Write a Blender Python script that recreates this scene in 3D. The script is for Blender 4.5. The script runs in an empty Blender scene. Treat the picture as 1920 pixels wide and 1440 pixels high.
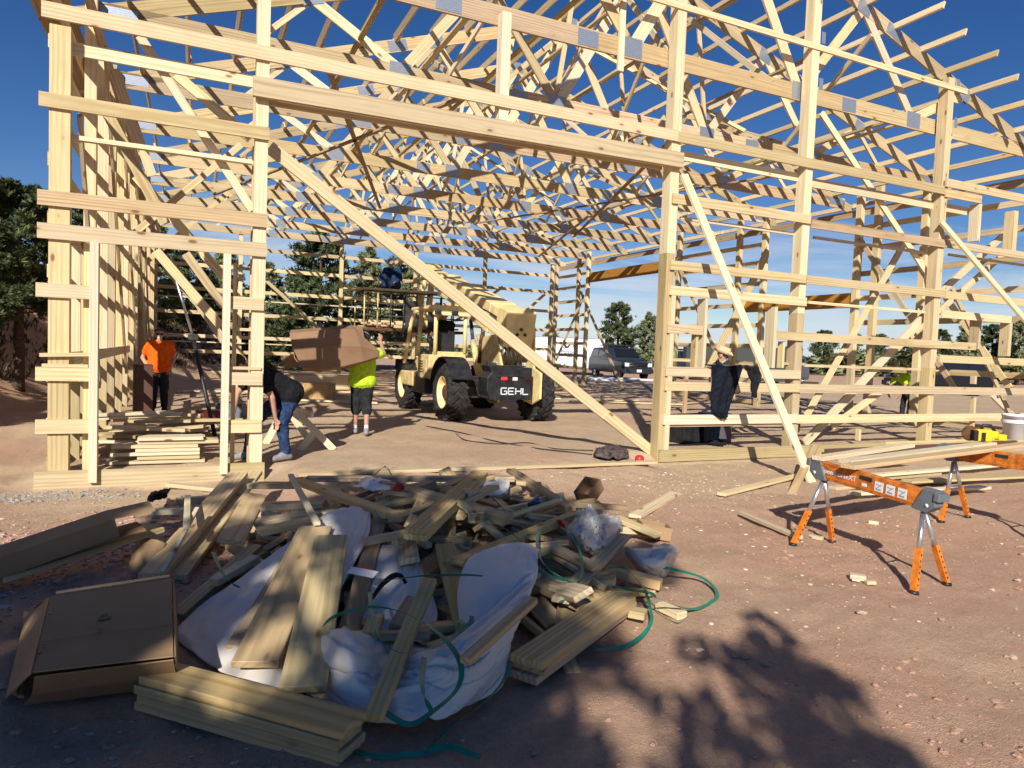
import bpy, bmesh, math, random
from mathutils import Vector, Matrix, noise
SC = bpy.context.scene
COL = SC.collection
rng = random.Random(7)
V = Vector

# ------------------------------------------------------------------ camera
F_PX, CAM_Z = 1308.0, 1.65
YAW, PITCH, ROLL = (math.radians(a) for a in (24.78, -2.79, 2.15))
FW = V((math.sin(YAW)*math.cos(PITCH), math.cos(YAW)*math.cos(PITCH), math.sin(PITCH)))
_r0 = V((math.cos(YAW), -math.sin(YAW), 0)); _u0 = _r0.cross(FW)
RT = _r0*math.cos(ROLL) + _u0*math.sin(ROLL)
UP = -_r0*math.sin(ROLL) + _u0*math.cos(ROLL)
CAM = V((0, 0, CAM_Z))
cd = bpy.data.cameras.new('camera'); cam = bpy.data.objects.new('camera', cd); COL.objects.link(cam)
cd.sensor_fit = 'HORIZONTAL'; cd.sensor_width = 36.0; cd.lens = 36.0*F_PX/1920.0
cd.clip_start = 0.05; cd.clip_end = 4000
cam.matrix_world = Matrix(((RT.x, UP.x, -FW.x, 0), (RT.y, UP.y, -FW.y, 0), (RT.z, UP.z, -FW.z, CAM_Z), (0, 0, 0, 1)))
SC.camera = cam

# ------------------------------------------------------------------ light
SUN_EL = math.radians(30.0)
SUN_H = V((-0.53, -0.85, 0)).normalized()            # horizontal direction towards the sun
SUN_DIR = (SUN_H*math.cos(SUN_EL) + V((0, 0, math.sin(SUN_EL)))).normalized()
sl = bpy.data.lights.new('sun', 'SUN'); sl.energy = 5.0; sl.angle = math.radians(0.53); sl.color = (1.0, 0.955, 0.885)
sun = bpy.data.objects.new('sun', sl); COL.objects.link(sun)
sun.rotation_euler = SUN_DIR.to_track_quat('Z', 'Y').to_euler()
sun.location = (-20, -30, 30)

w = bpy.data.worlds.new('World'); SC.world = w; w.use_nodes = True
nt = w.node_tree; nt.nodes.clear()
def N(tree, t, **kw):
    n = tree.nodes.new(t)
    for k, v in kw.items(): setattr(n, k, v)
    return n
def sky_nodes():
    L = nt.links.new
    out = N(nt, 'ShaderNodeOutputWorld'); bg = N(nt, 'ShaderNodeBackground')
    sky = N(nt, 'ShaderNodeTexSky', sky_type='NISHITA', sun_disc=False)
    sky.sun_elevation = SUN_EL
    sky.sun_rotation = math.atan2(SUN_H.x, SUN_H.y)
    sky.altitude = 1400; sky.air_density = 1.0; sky.dust_density = 0.0; sky.ozone_density = 2.0
    tc = N(nt, 'ShaderNodeTexCoord')
    sep = N(nt, 'ShaderNodeSeparateXYZ'); L(tc.outputs['Generated'], sep.inputs[0])
    # high streaky cloud: direction projected on a plane overhead
    zc = N(nt, 'ShaderNodeMath', operation='MAXIMUM'); L(sep.outputs['Z'], zc.inputs[0]); zc.inputs[1].default_value = 0.02
    za = N(nt, 'ShaderNodeMath', operation='ADD'); L(zc.outputs[0], za.inputs[0]); za.inputs[1].default_value = 0.06
    dx = N(nt, 'ShaderNodeMath', operation='DIVIDE'); L(sep.outputs['X'], dx.inputs[0]); L(za.outputs[0], dx.inputs[1])
    dy = N(nt, 'ShaderNodeMath', operation='DIVIDE'); L(sep.outputs['Y'], dy.inputs[0]); L(za.outputs[0], dy.inputs[1])
    cmb = N(nt, 'ShaderNodeCombineXYZ'); L(dx.outputs[0], cmb.inputs[0]); L(dy.outputs[0], cmb.inputs[1])
    mp = N(nt, 'ShaderNodeMapping'); L(cmb.outputs[0], mp.inputs[0]); mp.inputs['Scale'].default_value = (0.55, 0.95, 1); mp.inputs['Rotation'].default_value = (0, 0, 0.5)
    nz = N(nt, 'ShaderNodeTexNoise'); L(mp.outputs[0], nz.inputs['Vector'])
    nz.inputs['Scale'].default_value = 0.8; nz.inputs['Detail'].default_value = 9; nz.inputs['Roughness'].default_value = 0.62; nz.inputs['Distortion'].default_value = 0.6
    # more cloud low over the far (+X+Y) horizon
    el = N(nt, 'ShaderNodeMapRange'); L(sep.outputs['Z'], el.inputs[0])
    for i, v in enumerate((0.03, 0.34, 0.19, -0.24)): el.inputs[1+i].default_value = v
    ad = N(nt, 'ShaderNodeMath', operation='ADD'); L(nz.outputs['Fac'], ad.inputs[0]); L(el.outputs[0], ad.inputs[1])
    az = N(nt, 'ShaderNodeMapRange'); L(sep.outputs['X'], az.inputs[0])
    for i, v in enumerate((-0.1, 0.45, -0.06, 0.0)): az.inputs[1+i].default_value = v
    ad2 = N(nt, 'ShaderNodeMath', operation='ADD'); L(ad.outputs[0], ad2.inputs[0]); L(az.outputs[0], ad2.inputs[1])
    cr = N(nt, 'ShaderNodeMapRange'); L(ad2.outputs[0], cr.inputs[0])
    for i, v in enumerate((0.47, 0.76, 0.0, 0.9)): cr.inputs[1+i].default_value = v
    mix = N(nt, 'ShaderNodeMix', data_type='RGBA'); L(cr.outputs[0], mix.inputs['Factor'])
    hs = N(nt, 'ShaderNodeHueSaturation'); L(sky.outputs[0], hs.inputs['Color']); hs.inputs['Saturation'].default_value = 1.33; hs.inputs['Value'].default_value = 1.27; hs.inputs['Hue'].default_value = 0.513
    L(hs.outputs[0], mix.inputs['A']); mix.inputs['B'].default_value = (10.5, 11.4, 13.0, 1)
    L(mix.outputs['Result'], bg.inputs['Color']); bg.inputs['Strength'].default_value = 0.05
    L(bg.outputs[0], out.inputs[0])
sky_nodes()
SC.view_settings.view_transform = 'Standard'; SC.view_settings.look = 'None'
SC.view_settings.exposure = 0.34; SC.view_settings.gamma = 1.0; SC.view_settings.use_curve_mapping = False
SC.cycles.max_bounces = 6; SC.cycles.diffuse_bounces = 4; SC.cycles.transparent_max_bounces = 8

# ------------------------------------------------------------------ measuring: a sight line met with a real plane of the site
def _ray(x, y): return FW + RT*((x-960)/F_PX) + UP*((720-y)/F_PX)
def PZ(x, y, z): d = _ray(x, y); return CAM + d*((z-CAM_Z)/d.z)
def PY(x, y, Y): d = _ray(x, y); return CAM + d*(Y/d.y)
def PX(x, y, X): d = _ray(x, y); return CAM + d*(X/d.x)

# ------------------------------------------------------------------ object helpers
def link(o, parent=None, M=None):
    COL.objects.link(o)
    if parent is not None:
        o.parent = parent
        if M is not None: o.matrix_local = WORLD[parent.name].inverted() @ M
    elif M is not None: o.matrix_world = M
    WORLD[o.name] = M.copy() if M is not None else Matrix()
    return o
WORLD = {}
def tag(o, label=None, cat=None, group=None, kind=None):
    for k, v in (('label', label), ('category', cat), ('group', group), ('kind', kind)):
        if v: o[k] = v
    return o
def empty(name, loc, label=None, cat=None, group=None, parent=None, rz=0.0):
    o = bpy.data.objects.new(name, None); o.empty_display_size = 0.2
    link(o, parent, Matrix.Translation(loc) @ Matrix.Rotation(rz, 4, 'Z'))
    return tag(o, label, cat, group)
def frame_axes(A, B, up=(0, 0, 1), roll=0.0):
    """matrix with local X from A to B, local Z as close to up as can be, origin midway"""
    x = (B-A).normalized(); u = V(up)
    if abs(x.dot(u.normalized())) > 0.999: u = V((0, 1, 0)) if abs(x.z) > .9 else V((0, 0, 1))
    y = u.cross(x).normalized(); z = x.cross(y)
    M = Matrix((( x.x, y.x, z.x, 0), (x.y, y.y, z.y, 0), (x.z, y.z, z.z, 0), (0, 0, 0, 1)))
    return Matrix.Translation((A+B)/2) @ M @ Matrix.Rotation(roll, 4, 'X')
BOXES = {}
def box_mesh(L, wy, hz, mat, bev=0.0):
    key = (round(L, 2), round(wy, 3), round(hz, 3), mat.name, bev)
    if key in BOXES: return BOXES[key]
    bm = bmesh.new(); bmesh.ops.create_cube(bm, size=1.0)
    for v in bm.verts: v.co = V((v.co.x*key[0], v.co.y*wy, v.co.z*hz))
    if bev: bmesh.ops.bevel(bm, geom=bm.edges[:], offset=bev, segments=1, affect='EDGES')
    me = bpy.data.meshes.new('board'); bm.to_mesh(me); bm.free(); me.materials.append(mat)
    BOXES[key] = me
    return me
def board(name, A, B, wide, thick, mat, parent=None, face=(0, 0, 1), roll=0.0, bev=0.0, **tg):
    """sawn board from A to B; `face` is the way its wide face looks"""
    A = V(A); B = V(B)
    o = bpy.data.objects.new(name, box_mesh((B-A).length, wide, thick, mat, bev))
    link(o, parent, frame_axes(A, B, face, roll))
    return tag(o, **tg)

class MB:
    """collects shapes for ONE mesh object; coordinates are local to the thing"""
    def __init__(s): s.v = []; s.f = []; s.m = []; s.smooth = []
    def add(s, vs, fs, mi=0, sm=False, M=None):
        b = len(s.v)
        s.v += [tuple(M @ V(v)) if M else tuple(v) for v in vs]
        s.f += [tuple(i+b for i in f) for f in fs]; s.m += [mi]*len(fs); s.smooth += [sm]*len(fs); return s
    def box(s, c, d, mi=0, M=None, bev=0.0):
        c = V(c); h = V(d)/2
        if not bev:
            vs = [(c.x+a*h.x, c.y+b*h.y, c.z+e*h.z) for e in (-1, 1) for b in (-1, 1) for a in (-1, 1)]
            return s.add(vs, [(0, 2, 3, 1), (4, 5, 7, 6), (0, 1, 5, 4), (2, 6, 7, 3), (0, 4, 6, 2), (1, 3, 7, 5)], mi, False, M)
        bm = bmesh.new(); bmesh.ops.create_cube(bm, size=1.0)
        for v in bm.verts: v.co = V((v.co.x*d[0], v.co.y*d[1], v.co.z*d[2])) + c
        bmesh.ops.bevel(bm, geom=bm.edges[:], offset=bev, segments=2, profile=0.5, affect='EDGES')
        return s.frombm(bm, mi, True, M)
    def frombm(s, bm, mi=0, sm=False, M=None):
        bm.verts.index_update()
        s.add([v.co.copy() for v in bm.verts], [[v.index for v in f.verts] for f in bm.faces], mi, sm, M); bm.free(); return s
    def bar(s, A, B, wd, hg, mi=0, up=(0, 0, 1)):
        A = V(A); B = V(B); return s.box((0, 0, 0), ((B-A).length, wd, hg), mi, frame_axes(A, B, up))
    def tube(s, pts, r, mi=0, n=8, caps=True, closed=False):
        pts = [V(p) for p in pts]; rs = r if isinstance(r, (list, tuple)) else [r]*len(pts)
        vs = []; fs = []; K = len(pts); prev = None
        for i, p in enumerate(pts):
            a = pts[(i-1) % K] if closed or i > 0 else p; b = pts[(i+1) % K] if closed or i < K-1 else p
            t = (b-a).normalized()
            if prev is None:
                u = t.cross(V((0, 0, 1)))
                if u.length < .05: u = t.cross(V((1, 0, 0)))
            else: u = prev - t*prev.dot(t)
            if u.length < 1e-6: u = t.orthogonal()
            u.normalize(); prev = u; q = t.cross(u)
            for j in range(n):
                an = 2*math.pi*j/n; vs.append(p + (u*math.cos(an) + q*math.sin(an))*rs[i])
        for i in range(K if closed else K-1):
            for j in range(n):
                i2 = (i+1) % K
                fs.append((i*n+j, i*n+(j+1) % n, i2*n+(j+1) % n, i2*n+j))
        if caps and not closed:
            fs.append(tuple(range(n-1, -1, -1))); fs.append(tuple((K-1)*n+j for j in range(n)))
        return s.add(vs, fs, mi, True)
    def lathe(s, prof, M=None, n=20, mi=0, sm=True):
        """prof: (radius, height) pairs turned about local Z"""
        vs = []; fs = []
        for r, h in prof:
            for j in range(n):
                an = 2*math.pi*j/n; vs.append((r*math.cos(an), r*math.sin(an), h))
        for i in range(len(prof)-1):
            for j in range(n): fs.append((i*n+j, i*n+(j+1) % n, (i+1)*n+(j+1) % n, (i+1)*n+j))
        return s.add(vs, fs, mi, sm, M)
    def prism(s, poly, y0, y1, mi=0, M=None):
        """poly in local (x, z), extruded along local y"""
        n = len(poly); vs = [(x, y0, z) for x, z in poly] + [(x, y1, z) for x, z in poly]
        fs = [tuple(range(n-1, -1, -1)), tuple(range(n, 2*n))] + [(i, (i+1) % n, (i+1) % n+n, i+n) for i in range(n)]
        return s.add(vs, fs, mi, False, M)
    def build(s, name, mats, parent=None, M=None, bevel=0.0, sub=0, **tg):
        me = bpy.data.meshes.new(name); me.from_pydata(s.v, [], s.f)
        for m in (mats if isinstance(mats, (list, tuple)) else [mats]): me.materials.append(m)
        me.polygons.foreach_set('material_index', s.m); me.polygons.foreach_set('use_smooth', s.smooth); me.update()
        bm = bmesh.new(); bm.from_mesh(me); bmesh.ops.recalc_face_normals(bm, faces=bm.faces); bm.to_mesh(me); bm.free()
        o = bpy.data.objects.new(name, me)
        if parent is not None and M is None: M = WORLD[parent.name]
        link(o, parent, M if M is not None else Matrix())
        if bevel:
            b = o.modifiers.new('bevel', 'BEVEL'); b.width = bevel; b.segments = 2; b.limit_method = 'ANGLE'; b.angle_limit = math.radians(40)
        if sub:
            b = o.modifiers.new('sub', 'SUBSURF'); b.levels = sub; b.render_levels = sub
        return tag(o, **tg)
def copy_tree(o, M, parent=None):
    """copy of a thing with its parts and sub-parts, placed by a world matrix"""
    c = o.copy(); COL.objects.link(c); c.parent = parent
    if parent is None: c.matrix_world = M
    WORLD[c.name] = M
    for ch in list(o.children):
        k = ch.copy(); COL.objects.link(k); k.parent = c
        for g in list(ch.children):
            d = g.copy(); COL.objects.link(d); d.parent = k
    return c
# ------------------------------------------------------------------ materials
MATS = {}
def new_mat(name):
    m = bpy.data.materials.new(name); m.use_nodes = True
    t = m.node_tree; b = t.nodes['Principled BSDF']; MATS[name] = m
    return m, t, b, t.links.new
def ramp(t, fac, stops, link_):
    r = N(t, 'ShaderNodeValToRGB'); link_(fac, r.inputs[0])
    e = r.color_ramp.elements
    while len(e) < len(stops): e.new(0.5)
    for el, (p, c) in zip(e, stops): el.position = p; el.color = (*c, 1)
    return r.outputs[0]
def mixc(t, L, fac, a, b, mode='MIX'):
    m = N(t, 'ShaderNodeMix', data_type='RGBA', blend_type=mode)
    if isinstance(fac, float): m.inputs['Factor'].default_value = fac
    else: L(fac, m.inputs['Factor'])
    for k, v in (('A', a), ('B', b)):
        if isinstance(v, tuple): m.inputs[k].default_value = (*v, 1)
        else: L(v, m.inputs[k])
    return m.outputs['Result']
def mrange(t, L, v, a, b, c, d):
    m = N(t, 'ShaderNodeMapRange'); L(v, m.inputs[0])
    for i, x in enumerate((a, b, c, d)): m.inputs[1+i].default_value = x
    return m.outputs[0]
def tnoise(t, L, vec, scale, detail=4, rough=.55, dist=0.0):
    n = N(t, 'ShaderNodeTexNoise'); L(vec, n.inputs['Vector'])
    n.inputs['Scale'].default_value = scale; n.inputs['Detail'].default_value = detail
    n.inputs['Roughness'].default_value = rough; n.inputs['Distortion'].default_value = dist
    return n.outputs['Fac']
def bump(t, L, b, h, strength, dist=0.01):
    n = N(t, 'ShaderNodeBump'); n.inputs['Strength'].default_value = strength; n.inputs['Distance'].default_value = dist
    L(h, n.inputs['Height']); L(n.outputs[0], b.inputs['Normal'])
def wood(name, light, dark, tint=None, knot=(.20, .10, .045), stain=.25, var=.16):
    """sawn softwood: growth rings about the board's length, knots, a tone of its own for every board"""
    m, t, b, L = new_mat(name)
    tc = N(t, 'ShaderNodeTexCoord'); oi = N(t, 'ShaderNodeObjectInfo')
    wn = N(t, 'ShaderNodeTexWhiteNoise', noise_dimensions='1D'); L(oi.outputs['Random'], wn.inputs['W'])
    sc = N(t, 'ShaderNodeVectorMath', operation='MULTIPLY_ADD'); L(wn.outputs['Color'], sc.inputs[0])
    sc.inputs[1].default_value = (40, .34, .34); sc.inputs[2].default_value = (0, -.17, -.17)
    ad = N(t, 'ShaderNodeVectorMath', operation='ADD'); L(tc.outputs['Object'], ad.inputs[0]); L(sc.outputs[0], ad.inputs[1])
    mp = N(t, 'ShaderNodeMapping'); L(ad.outputs[0], mp.inputs[0]); mp.inputs['Scale'].default_value = (.11, 1, 1)
    wv = N(t, 'ShaderNodeTexWave', wave_type='RINGS', rings_direction='X'); L(mp.outputs[0], wv.inputs['Vector'])
    wv.inputs['Scale'].default_value = 9; wv.inputs['Distortion'].default_value = 5.5; wv.inputs['Detail'].default_value = 3; wv.inputs['Detail Scale'].default_value = .7
    g0 = mrange(t, L, wv.outputs['Fac'], .35, 1.0, 0, 1)
    fade = mrange(t, L, tnoise(t, L, mp.outputs[0], 5.5, 2), .33, .62, .22, 1.0)
    gm = N(t, 'ShaderNodeMath', operation='MULTIPLY'); L(g0, gm.inputs[0]); L(fade, gm.inputs[1]); g = gm.outputs[0]
    mp2 = N(t, 'ShaderNodeMapping'); L(ad.outputs[0], mp2.inputs[0]); mp2.inputs['Scale'].default_value = (2.2, 60, 60)
    fib = tnoise(t, L, mp2.outputs[0], 1.0, 3)
    c = mixc(t, L, g, light, dark)
    c = mixc(t, L, mrange(t, L, fib, .35, .7, 0, .45), c, dark)
    big = tnoise(t, L, mp.outputs[0], 3.0, 3)
    c = mixc(t, L, mrange(t, L, big, .45, .75, 0, stain), c, tint or tuple(x*.72 for x in dark))
    vo = N(t, 'ShaderNodeTexVoronoi'); mp3 = N(t, 'ShaderNodeMapping'); L(ad.outputs[0], mp3.inputs[0]); mp3.inputs['Scale'].default_value = (2.1, 5.0, 5.0)
    L(mp3.outputs[0], vo.inputs['Vector']); vo.inputs['Scale'].default_value = 1.0
    c = mixc(t, L, mrange(t, L, vo.outputs['Distance'], .16, .34, .30, 0), c, dark)
    c = mixc(t, L, mrange(t, L, vo.outputs['Distance'], .075, .13, .9, 0), c, knot)
    hv = N(t, 'ShaderNodeHueSaturation'); L(c, hv.inputs['Color'])
    L(mrange(t, L, wn.outputs['Value'], 0, 1, 1-var, 1+var), hv.inputs['Value'])
    w2 = N(t, 'ShaderNodeTexWhiteNoise', noise_dimensions='1D'); s2 = N(t, 'ShaderNodeMath', operation='MULTIPLY'); L(oi.outputs['Random'], s2.inputs[0]); s2.inputs[1].default_value = 91.7
    L(s2.outputs[0], w2.inputs['W']); L(mrange(t, L, w2.outputs['Value'], 0, 1, .90, 1.08), hv.inputs['Saturation'])
    L(mrange(t, L, w2.outputs['Value'], 0, 1, .494, .503), hv.inputs['Hue'])
    L(hv.outputs[0], b.inputs['Base Color']); b.inputs['Roughness'].default_value = .72; b.inputs['Specular IOR Level'].default_value = .25
    bump(t, L, b, mixc(t, L, .5, g, fib), .18, .004)
    return m
PINE = wood('pine', (.67, .54, .32), (.49, .36, .18), var=.22)
TRUSSW = wood('truss_pine', (.60, .475, .275), (.39, .28, .135), var=.18, stain=.4)
PINE_R = wood('reddish_pine', (.60, .45, .265), (.40, .265, .135))
TREAT = wood('treated_pine', (.55, .435, .245), (.37, .28, .135), tint=(.28, .21, .09))
TREAT_P = wood('pale_treated_pine', (.66, .485, .245), (.47, .31, .13), tint=(.37, .26, .12), stain=.35)
GREYW = wood('weathered_pine', (.50, .38, .235), (.32, .22, .12), tint=(.22, .16, .10), stain=.5)
GLULAM = wood('glulam', (.46, .24, .07), (.30, .13, .03), stain=.4)
STUD = wood('pale_stud', (.73, .63, .43), (.57, .455, .27))

def plain(name, col, rough=.6, metal=0.0, spec=.5, n_scale=0, n_amt=.15, bump_s=0, bump_scale=40, var=0.0):
    m, t, b, L = new_mat(name)
    b.inputs['Roughness'].default_value = rough; b.inputs['Metallic'].default_value = metal; b.inputs['Specular IOR Level'].default_value = spec
    tc = N(t, 'ShaderNodeTexCoord')
    c = None
    if n_scale:
        n = tnoise(t, L, tc.outputs['Object'], n_scale, 6, .6)
        c = mixc(t, L, mrange(t, L, n, .38, .68, 0, 1), tuple(x*(1-n_amt) for x in col), tuple(min(x*(1+n_amt), 1) for x in col))
    if var:
        oi = N(t, 'ShaderNodeObjectInfo'); hv = N(t, 'ShaderNodeHueSaturation')
        if c is None: hv.inputs['Color'].default_value = (*col, 1)
        else: L(c, hv.inputs['Color'])
        L(mrange(t, L, oi.outputs['Random'], 0, 1, 1-var, 1+var), hv.inputs['Value']); c = hv.outputs[0]
    if c is None: b.inputs['Base Color'].default_value = (*col, 1)
    else: L(c, b.inputs['Base Color'])
    if bump_s:
        bump(t, L, b, tnoise(t, L, tc.outputs['Object'], bump_scale, 5), bump_s, .01)
    return m
def plate_mat():
    m, t, b, L = new_mat('galvanised_plate')
    tc = N(t, 'ShaderNodeTexCoord')
    br = N(t, 'ShaderNodeTexBrick'); L(tc.outputs['Object'], br.inputs['Vector']); br.offset = 0
    br.inputs['Scale'].default_value = 1.0; br.inputs['Brick Width'].default_value = .016; br.inputs['Row Height'].default_value = .03; br.inputs['Mortar Size'].default_value = .0028
    br.inputs['Color1'].default_value = (.46, .50, .55, 1); br.inputs['Color2'].default_value = (.40, .44, .50, 1); br.inputs['Mortar'].default_value = (.22, .25, .30, 1)
    L(br.outputs['Color'], b.inputs['Base Color']); b.inputs['Metallic'].default_value = .55; b.inputs['Roughness'].default_value = .42
    return m
PLATE = plate_mat()
STEEL = plain('galvanised_tube', (.62, .64, .66), .3, .85, n_scale=8, n_amt=.12)
DIRT_Y = plain('yellow_paint', (.84, .66, .31), .5, 0, .4, 3.5, .16, .04, 20)
YEL_D = plain('yellow_paint_dirty', (.70, .53, .24), .6, 0, .3, 5, .22, .05, 20)
BLACK = plain('black_paint', (.022, .022, .024), .45, 0, .4, 5, .5)
RUBBER = plain('tyre_rubber', (.035, .033, .031), .85, 0, .2, 12, .5, .15, 30)
DKSTEEL = plain('dark_steel', (.06, .055, .05), .55, .3, .4, 9, .4)
RUST = plain('rusty_steel', (.13, .06, .03), .8, .1, .3, 14, .45, .1)
GREYP = plain('grey_plastic', (.13, .145, .16), .5, 0, .4, 10, .15)
WHITE = plain('white_paint', (.78, .79, .80), .4, 0, .5, 2, .05)
CARD = plain('cardboard', (.36, .235, .125), .85, 0, .15, 2.2, .10, .05, 60, var=.06)
CARD_D = plain('brown_paper', (.27, .165, .095), .85, 0, .15, 2.0, .12, .05, 25)
def film(name, col, rough, trans, crease, cs):
    m, t, b, L = new_mat(name); tc = N(t, 'ShaderNodeTexCoord'); out = t.nodes['Material Output']
    b.inputs['Base Color'].default_value = (*col, 1); b.inputs['Roughness'].default_value = rough; b.inputs['Specular IOR Level'].default_value = .5
    wn = N(t, 'ShaderNodeVectorMath', operation='MULTIPLY_ADD'); nz = N(t, 'ShaderNodeTexNoise'); L(tc.outputs['Object'], nz.inputs['Vector']); nz.inputs['Scale'].default_value = 3; L(nz.outputs['Color'], wn.inputs[0]); wn.inputs[1].default_value = (.35, .35, .35); L(tc.outputs['Object'], wn.inputs[2])
    v1 = N(t, 'ShaderNodeTexVoronoi', feature='DISTANCE_TO_EDGE'); L(wn.outputs[0], v1.inputs['Vector']); v1.inputs['Scale'].default_value = cs
    v2 = N(t, 'ShaderNodeTexVoronoi', feature='DISTANCE_TO_EDGE'); L(wn.outputs[0], v2.inputs['Vector']); v2.inputs['Scale'].default_value = cs*2.7
    h = N(t, 'ShaderNodeMath', operation='ADD'); L(v1.outputs['Distance'], h.inputs[0]); L(v2.outputs['Distance'], h.inputs[1]); bump(t, L, b, h.outputs[0], crease, .03)
    tl = N(t, 'ShaderNodeBsdfTranslucent'); tl.inputs['Color'].default_value = (*col, 1); mx = N(t, 'ShaderNodeMixShader'); mx.inputs[0].default_value = trans; L(b.outputs[0], mx.inputs[1]); L(tl.outputs[0], mx.inputs[2]); L(mx.outputs[0], out.inputs['Surface']); return m
CLOTH_W = film('white_wrap', (.78, .73, .65), .55, .12, .10, 2.2)
PLASTIC_W = film('milky_plastic', (.72, .71, .69), .3, .3, .25, 6)
SMOOTH_W = film('smooth_milky_sheet', (.76, .72, .66), .4, .15, .05, 3)
GREEN_STRAP = plain('green_strap', (.012, .19, .12), .4, 0, .5, 8, .15)
RED = plain('red_plastic', (.52, .025, .02), .45)
SKIN = plain('skin', (.52, .29, .20), .6, 0, .3, 9, .08)
SKIN2 = plain('tanned_skin', (.44, .235, .16), .6, 0, .3, 9, .1)
def fab(n, c, s=18, a=.14): return plain(n, c, .9, 0, .1, s, a, .35, 14)
ORANGE_T = fab('orange_cotton', (.88, .14, .012)); NEON_T = fab('lime_cotton', (.50, .72, .04)); BLACK_T = fab('black_cotton', (.016, .016, .018), a=.3)
JEANS = fab('denim', (.028, .052, .12), 30, .45); SHORTS = fab('charcoal_cloth', (.03, .03, .033), a=.3); BLUE_T = fab('blue_cotton', (.015, .04, .10), a=.3)
GREY_T = fab('grey_cotton', (.16, .16, .165)); NAVY = fab('navy_canvas', (.010, .013, .021), a=.4); STRAW = plain('straw', (.62, .47, .29), .8, 0, .2, 30, .15, .3, 60)
HAIR = plain('dark_hair', (.025, .017, .012), .8); BEARD = plain('grey_beard', (.5, .48, .46), .9); CAPGREY = fab('grey_cap_cloth', (.36, .34, .33))
ORANGE_P = plain('orange_powder_coat', (.68, .19, .018), .5, 0, .4, 16, .25)
ORANGE_W = plain('worn_orange_beam', (.56, .165, .025), .6, 0, .3, 14, .45)
YTOOL = plain('yellow_tool_plastic', (.80, .52, .015), .4)
WSHOE = plain('pale_shoe', (.62, .62, .63), .6); GSHOE = plain('grey_shoe', (.25, .25, .26), .7)
GLASS_D = plain('dark_glass', (.012, .014, .017), .06, 0, .8)
CHROME = plain('chrome', (.7, .71, .73), .15, 1.0)
SUVP = plain('charcoal_car_paint', (.045, .052, .062), .25, .4, .6, 1.5, .1)
LAMP_G = plain('lamp_glass', (.72, .74, .76), .12, 0, .8)
PRINT = plain('dark_print', (.03, .035, .04), .7); STICKER = plain('white_sticker', (.72, .72, .72), .5); STICKER_I = plain('sticker_ink', (.25, .26, .3), .6)
OSB = plain('osb', (.55, .36, .16), .8, 0, .2, 35, .3)
def emis(name, col, s):
    m, t, b, L = new_mat(name); b.inputs['Base Color'].default_value = (*col, 1); b.inputs['Emission Color'].default_value = (*col, 1); b.inputs['Emission Strength'].default_value = s; return m
TAIL = emis('lit_tail_lamp', (.9, .02, .02), 1.2)

def soil():
    m, t, b, L = new_mat('red_soil')
    g = N(t, 'ShaderNodeNewGeometry'); P = g.outputs['Position']
    n1 = tnoise(t, L, P, .33, 5, .6); n2 = tnoise(t, L, P, 3.2, 7, .65); n3 = tnoise(t, L, P, 26, 6, .7); n4 = tnoise(t, L, P, 130, 3, .6)
    tan = mixc(t, L, mrange(t, L, n3, .3, .72, 0, 1), (.555, .405, .255), (.725, .545, .355))
    red = mixc(t, L, mrange(t, L, n3, .3, .72, 0, 1), (.485, .27, .175), (.66, .42, .285))
    # tan pad inside and in front of the frame, redder towards the camera and at the far left
    sx = N(t, 'ShaderNodeSeparateXYZ'); L(P, sx.inputs[0])
    yfac = mrange(t, L, sx.outputs['Y'], 5.0, 9.0, 1.0, .15)
    a = N(t, 'ShaderNodeMath', operation='ADD'); L(yfac, a.inputs[0]); L(mrange(t, L, n1, .35, .65, -.45, .45), a.inputs[1])
    xl = mrange(t, L, sx.outputs['X'], -1.4, -3.5, 0, 1.0); a2 = N(t, 'ShaderNodeMath', operation='ADD'); L(a.outputs[0], a2.inputs[0]); L(xl, a2.inputs[1]); a2.use_clamp = True
    far = mrange(t, L, sx.outputs['Y'], 26, 45, 0, .75); a3 = N(t, 'ShaderNodeMath', operation='ADD'); L(a2.outputs[0], a3.inputs[0]); L(far, a3.inputs[1]); a3.use_clamp = True
    c = mixc(t, L, a3.outputs[0], tan, red)
    c = mixc(t, L, mrange(t, L, n2, .40, .66, 0, .5), c, (.50, .335, .215))
    c = mixc(t, L, mrange(t, L, n4, .60, .72, 0, .55), c, (.80, .64, .48))
    c = mixc(t, L, mrange(t, L, n4, .40, .30, 0, .45), c, (.27, .15, .095))
    L(c, b.inputs['Base Color']); b.inputs['Roughness'].default_value = .95; b.inputs['Specular IOR Level'].default_value = .1
    h1 = N(t, 'ShaderNodeMath', operation='MULTIPLY_ADD'); L(n3, h1.inputs[0]); h1.inputs[1].default_value = 1.0; L(n4, h1.inputs[2])
    bump(t, L, b, h1.outputs[0], .8, .022)
    return m
SOIL = soil()
def stone_mat(name, c1, c2):
    m, t, b, L = new_mat(name); g = N(t, 'ShaderNodeNewGeometry')
    n = tnoise(t, L, g.outputs['Position'], 60, 3)
    wn = N(t, 'ShaderNodeHueSaturation'); L(mixc(t, L, g.outputs['Random Per Island'], c1, c2), wn.inputs['Color'])
    L(mrange(t, L, n, .2, .8, .75, 1.25), wn.inputs['Value']); L(wn.outputs[0], b.inputs['Base Color']); b.inputs['Roughness'].default_value = .9
    return m
STONE = stone_mat('field_stone', (.32, .18, .12), (.52, .37, .27)); CHIP = stone_mat('wood_chip', (.62, .50, .33), (.80, .70, .52))
PINKST = stone_mat('pink_gravel', (.36, .17, .13), (.60, .42, .35)); CONC = stone_mat('concrete_crumb', (.26, .24, .22), (.44, .41, .37))
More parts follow.
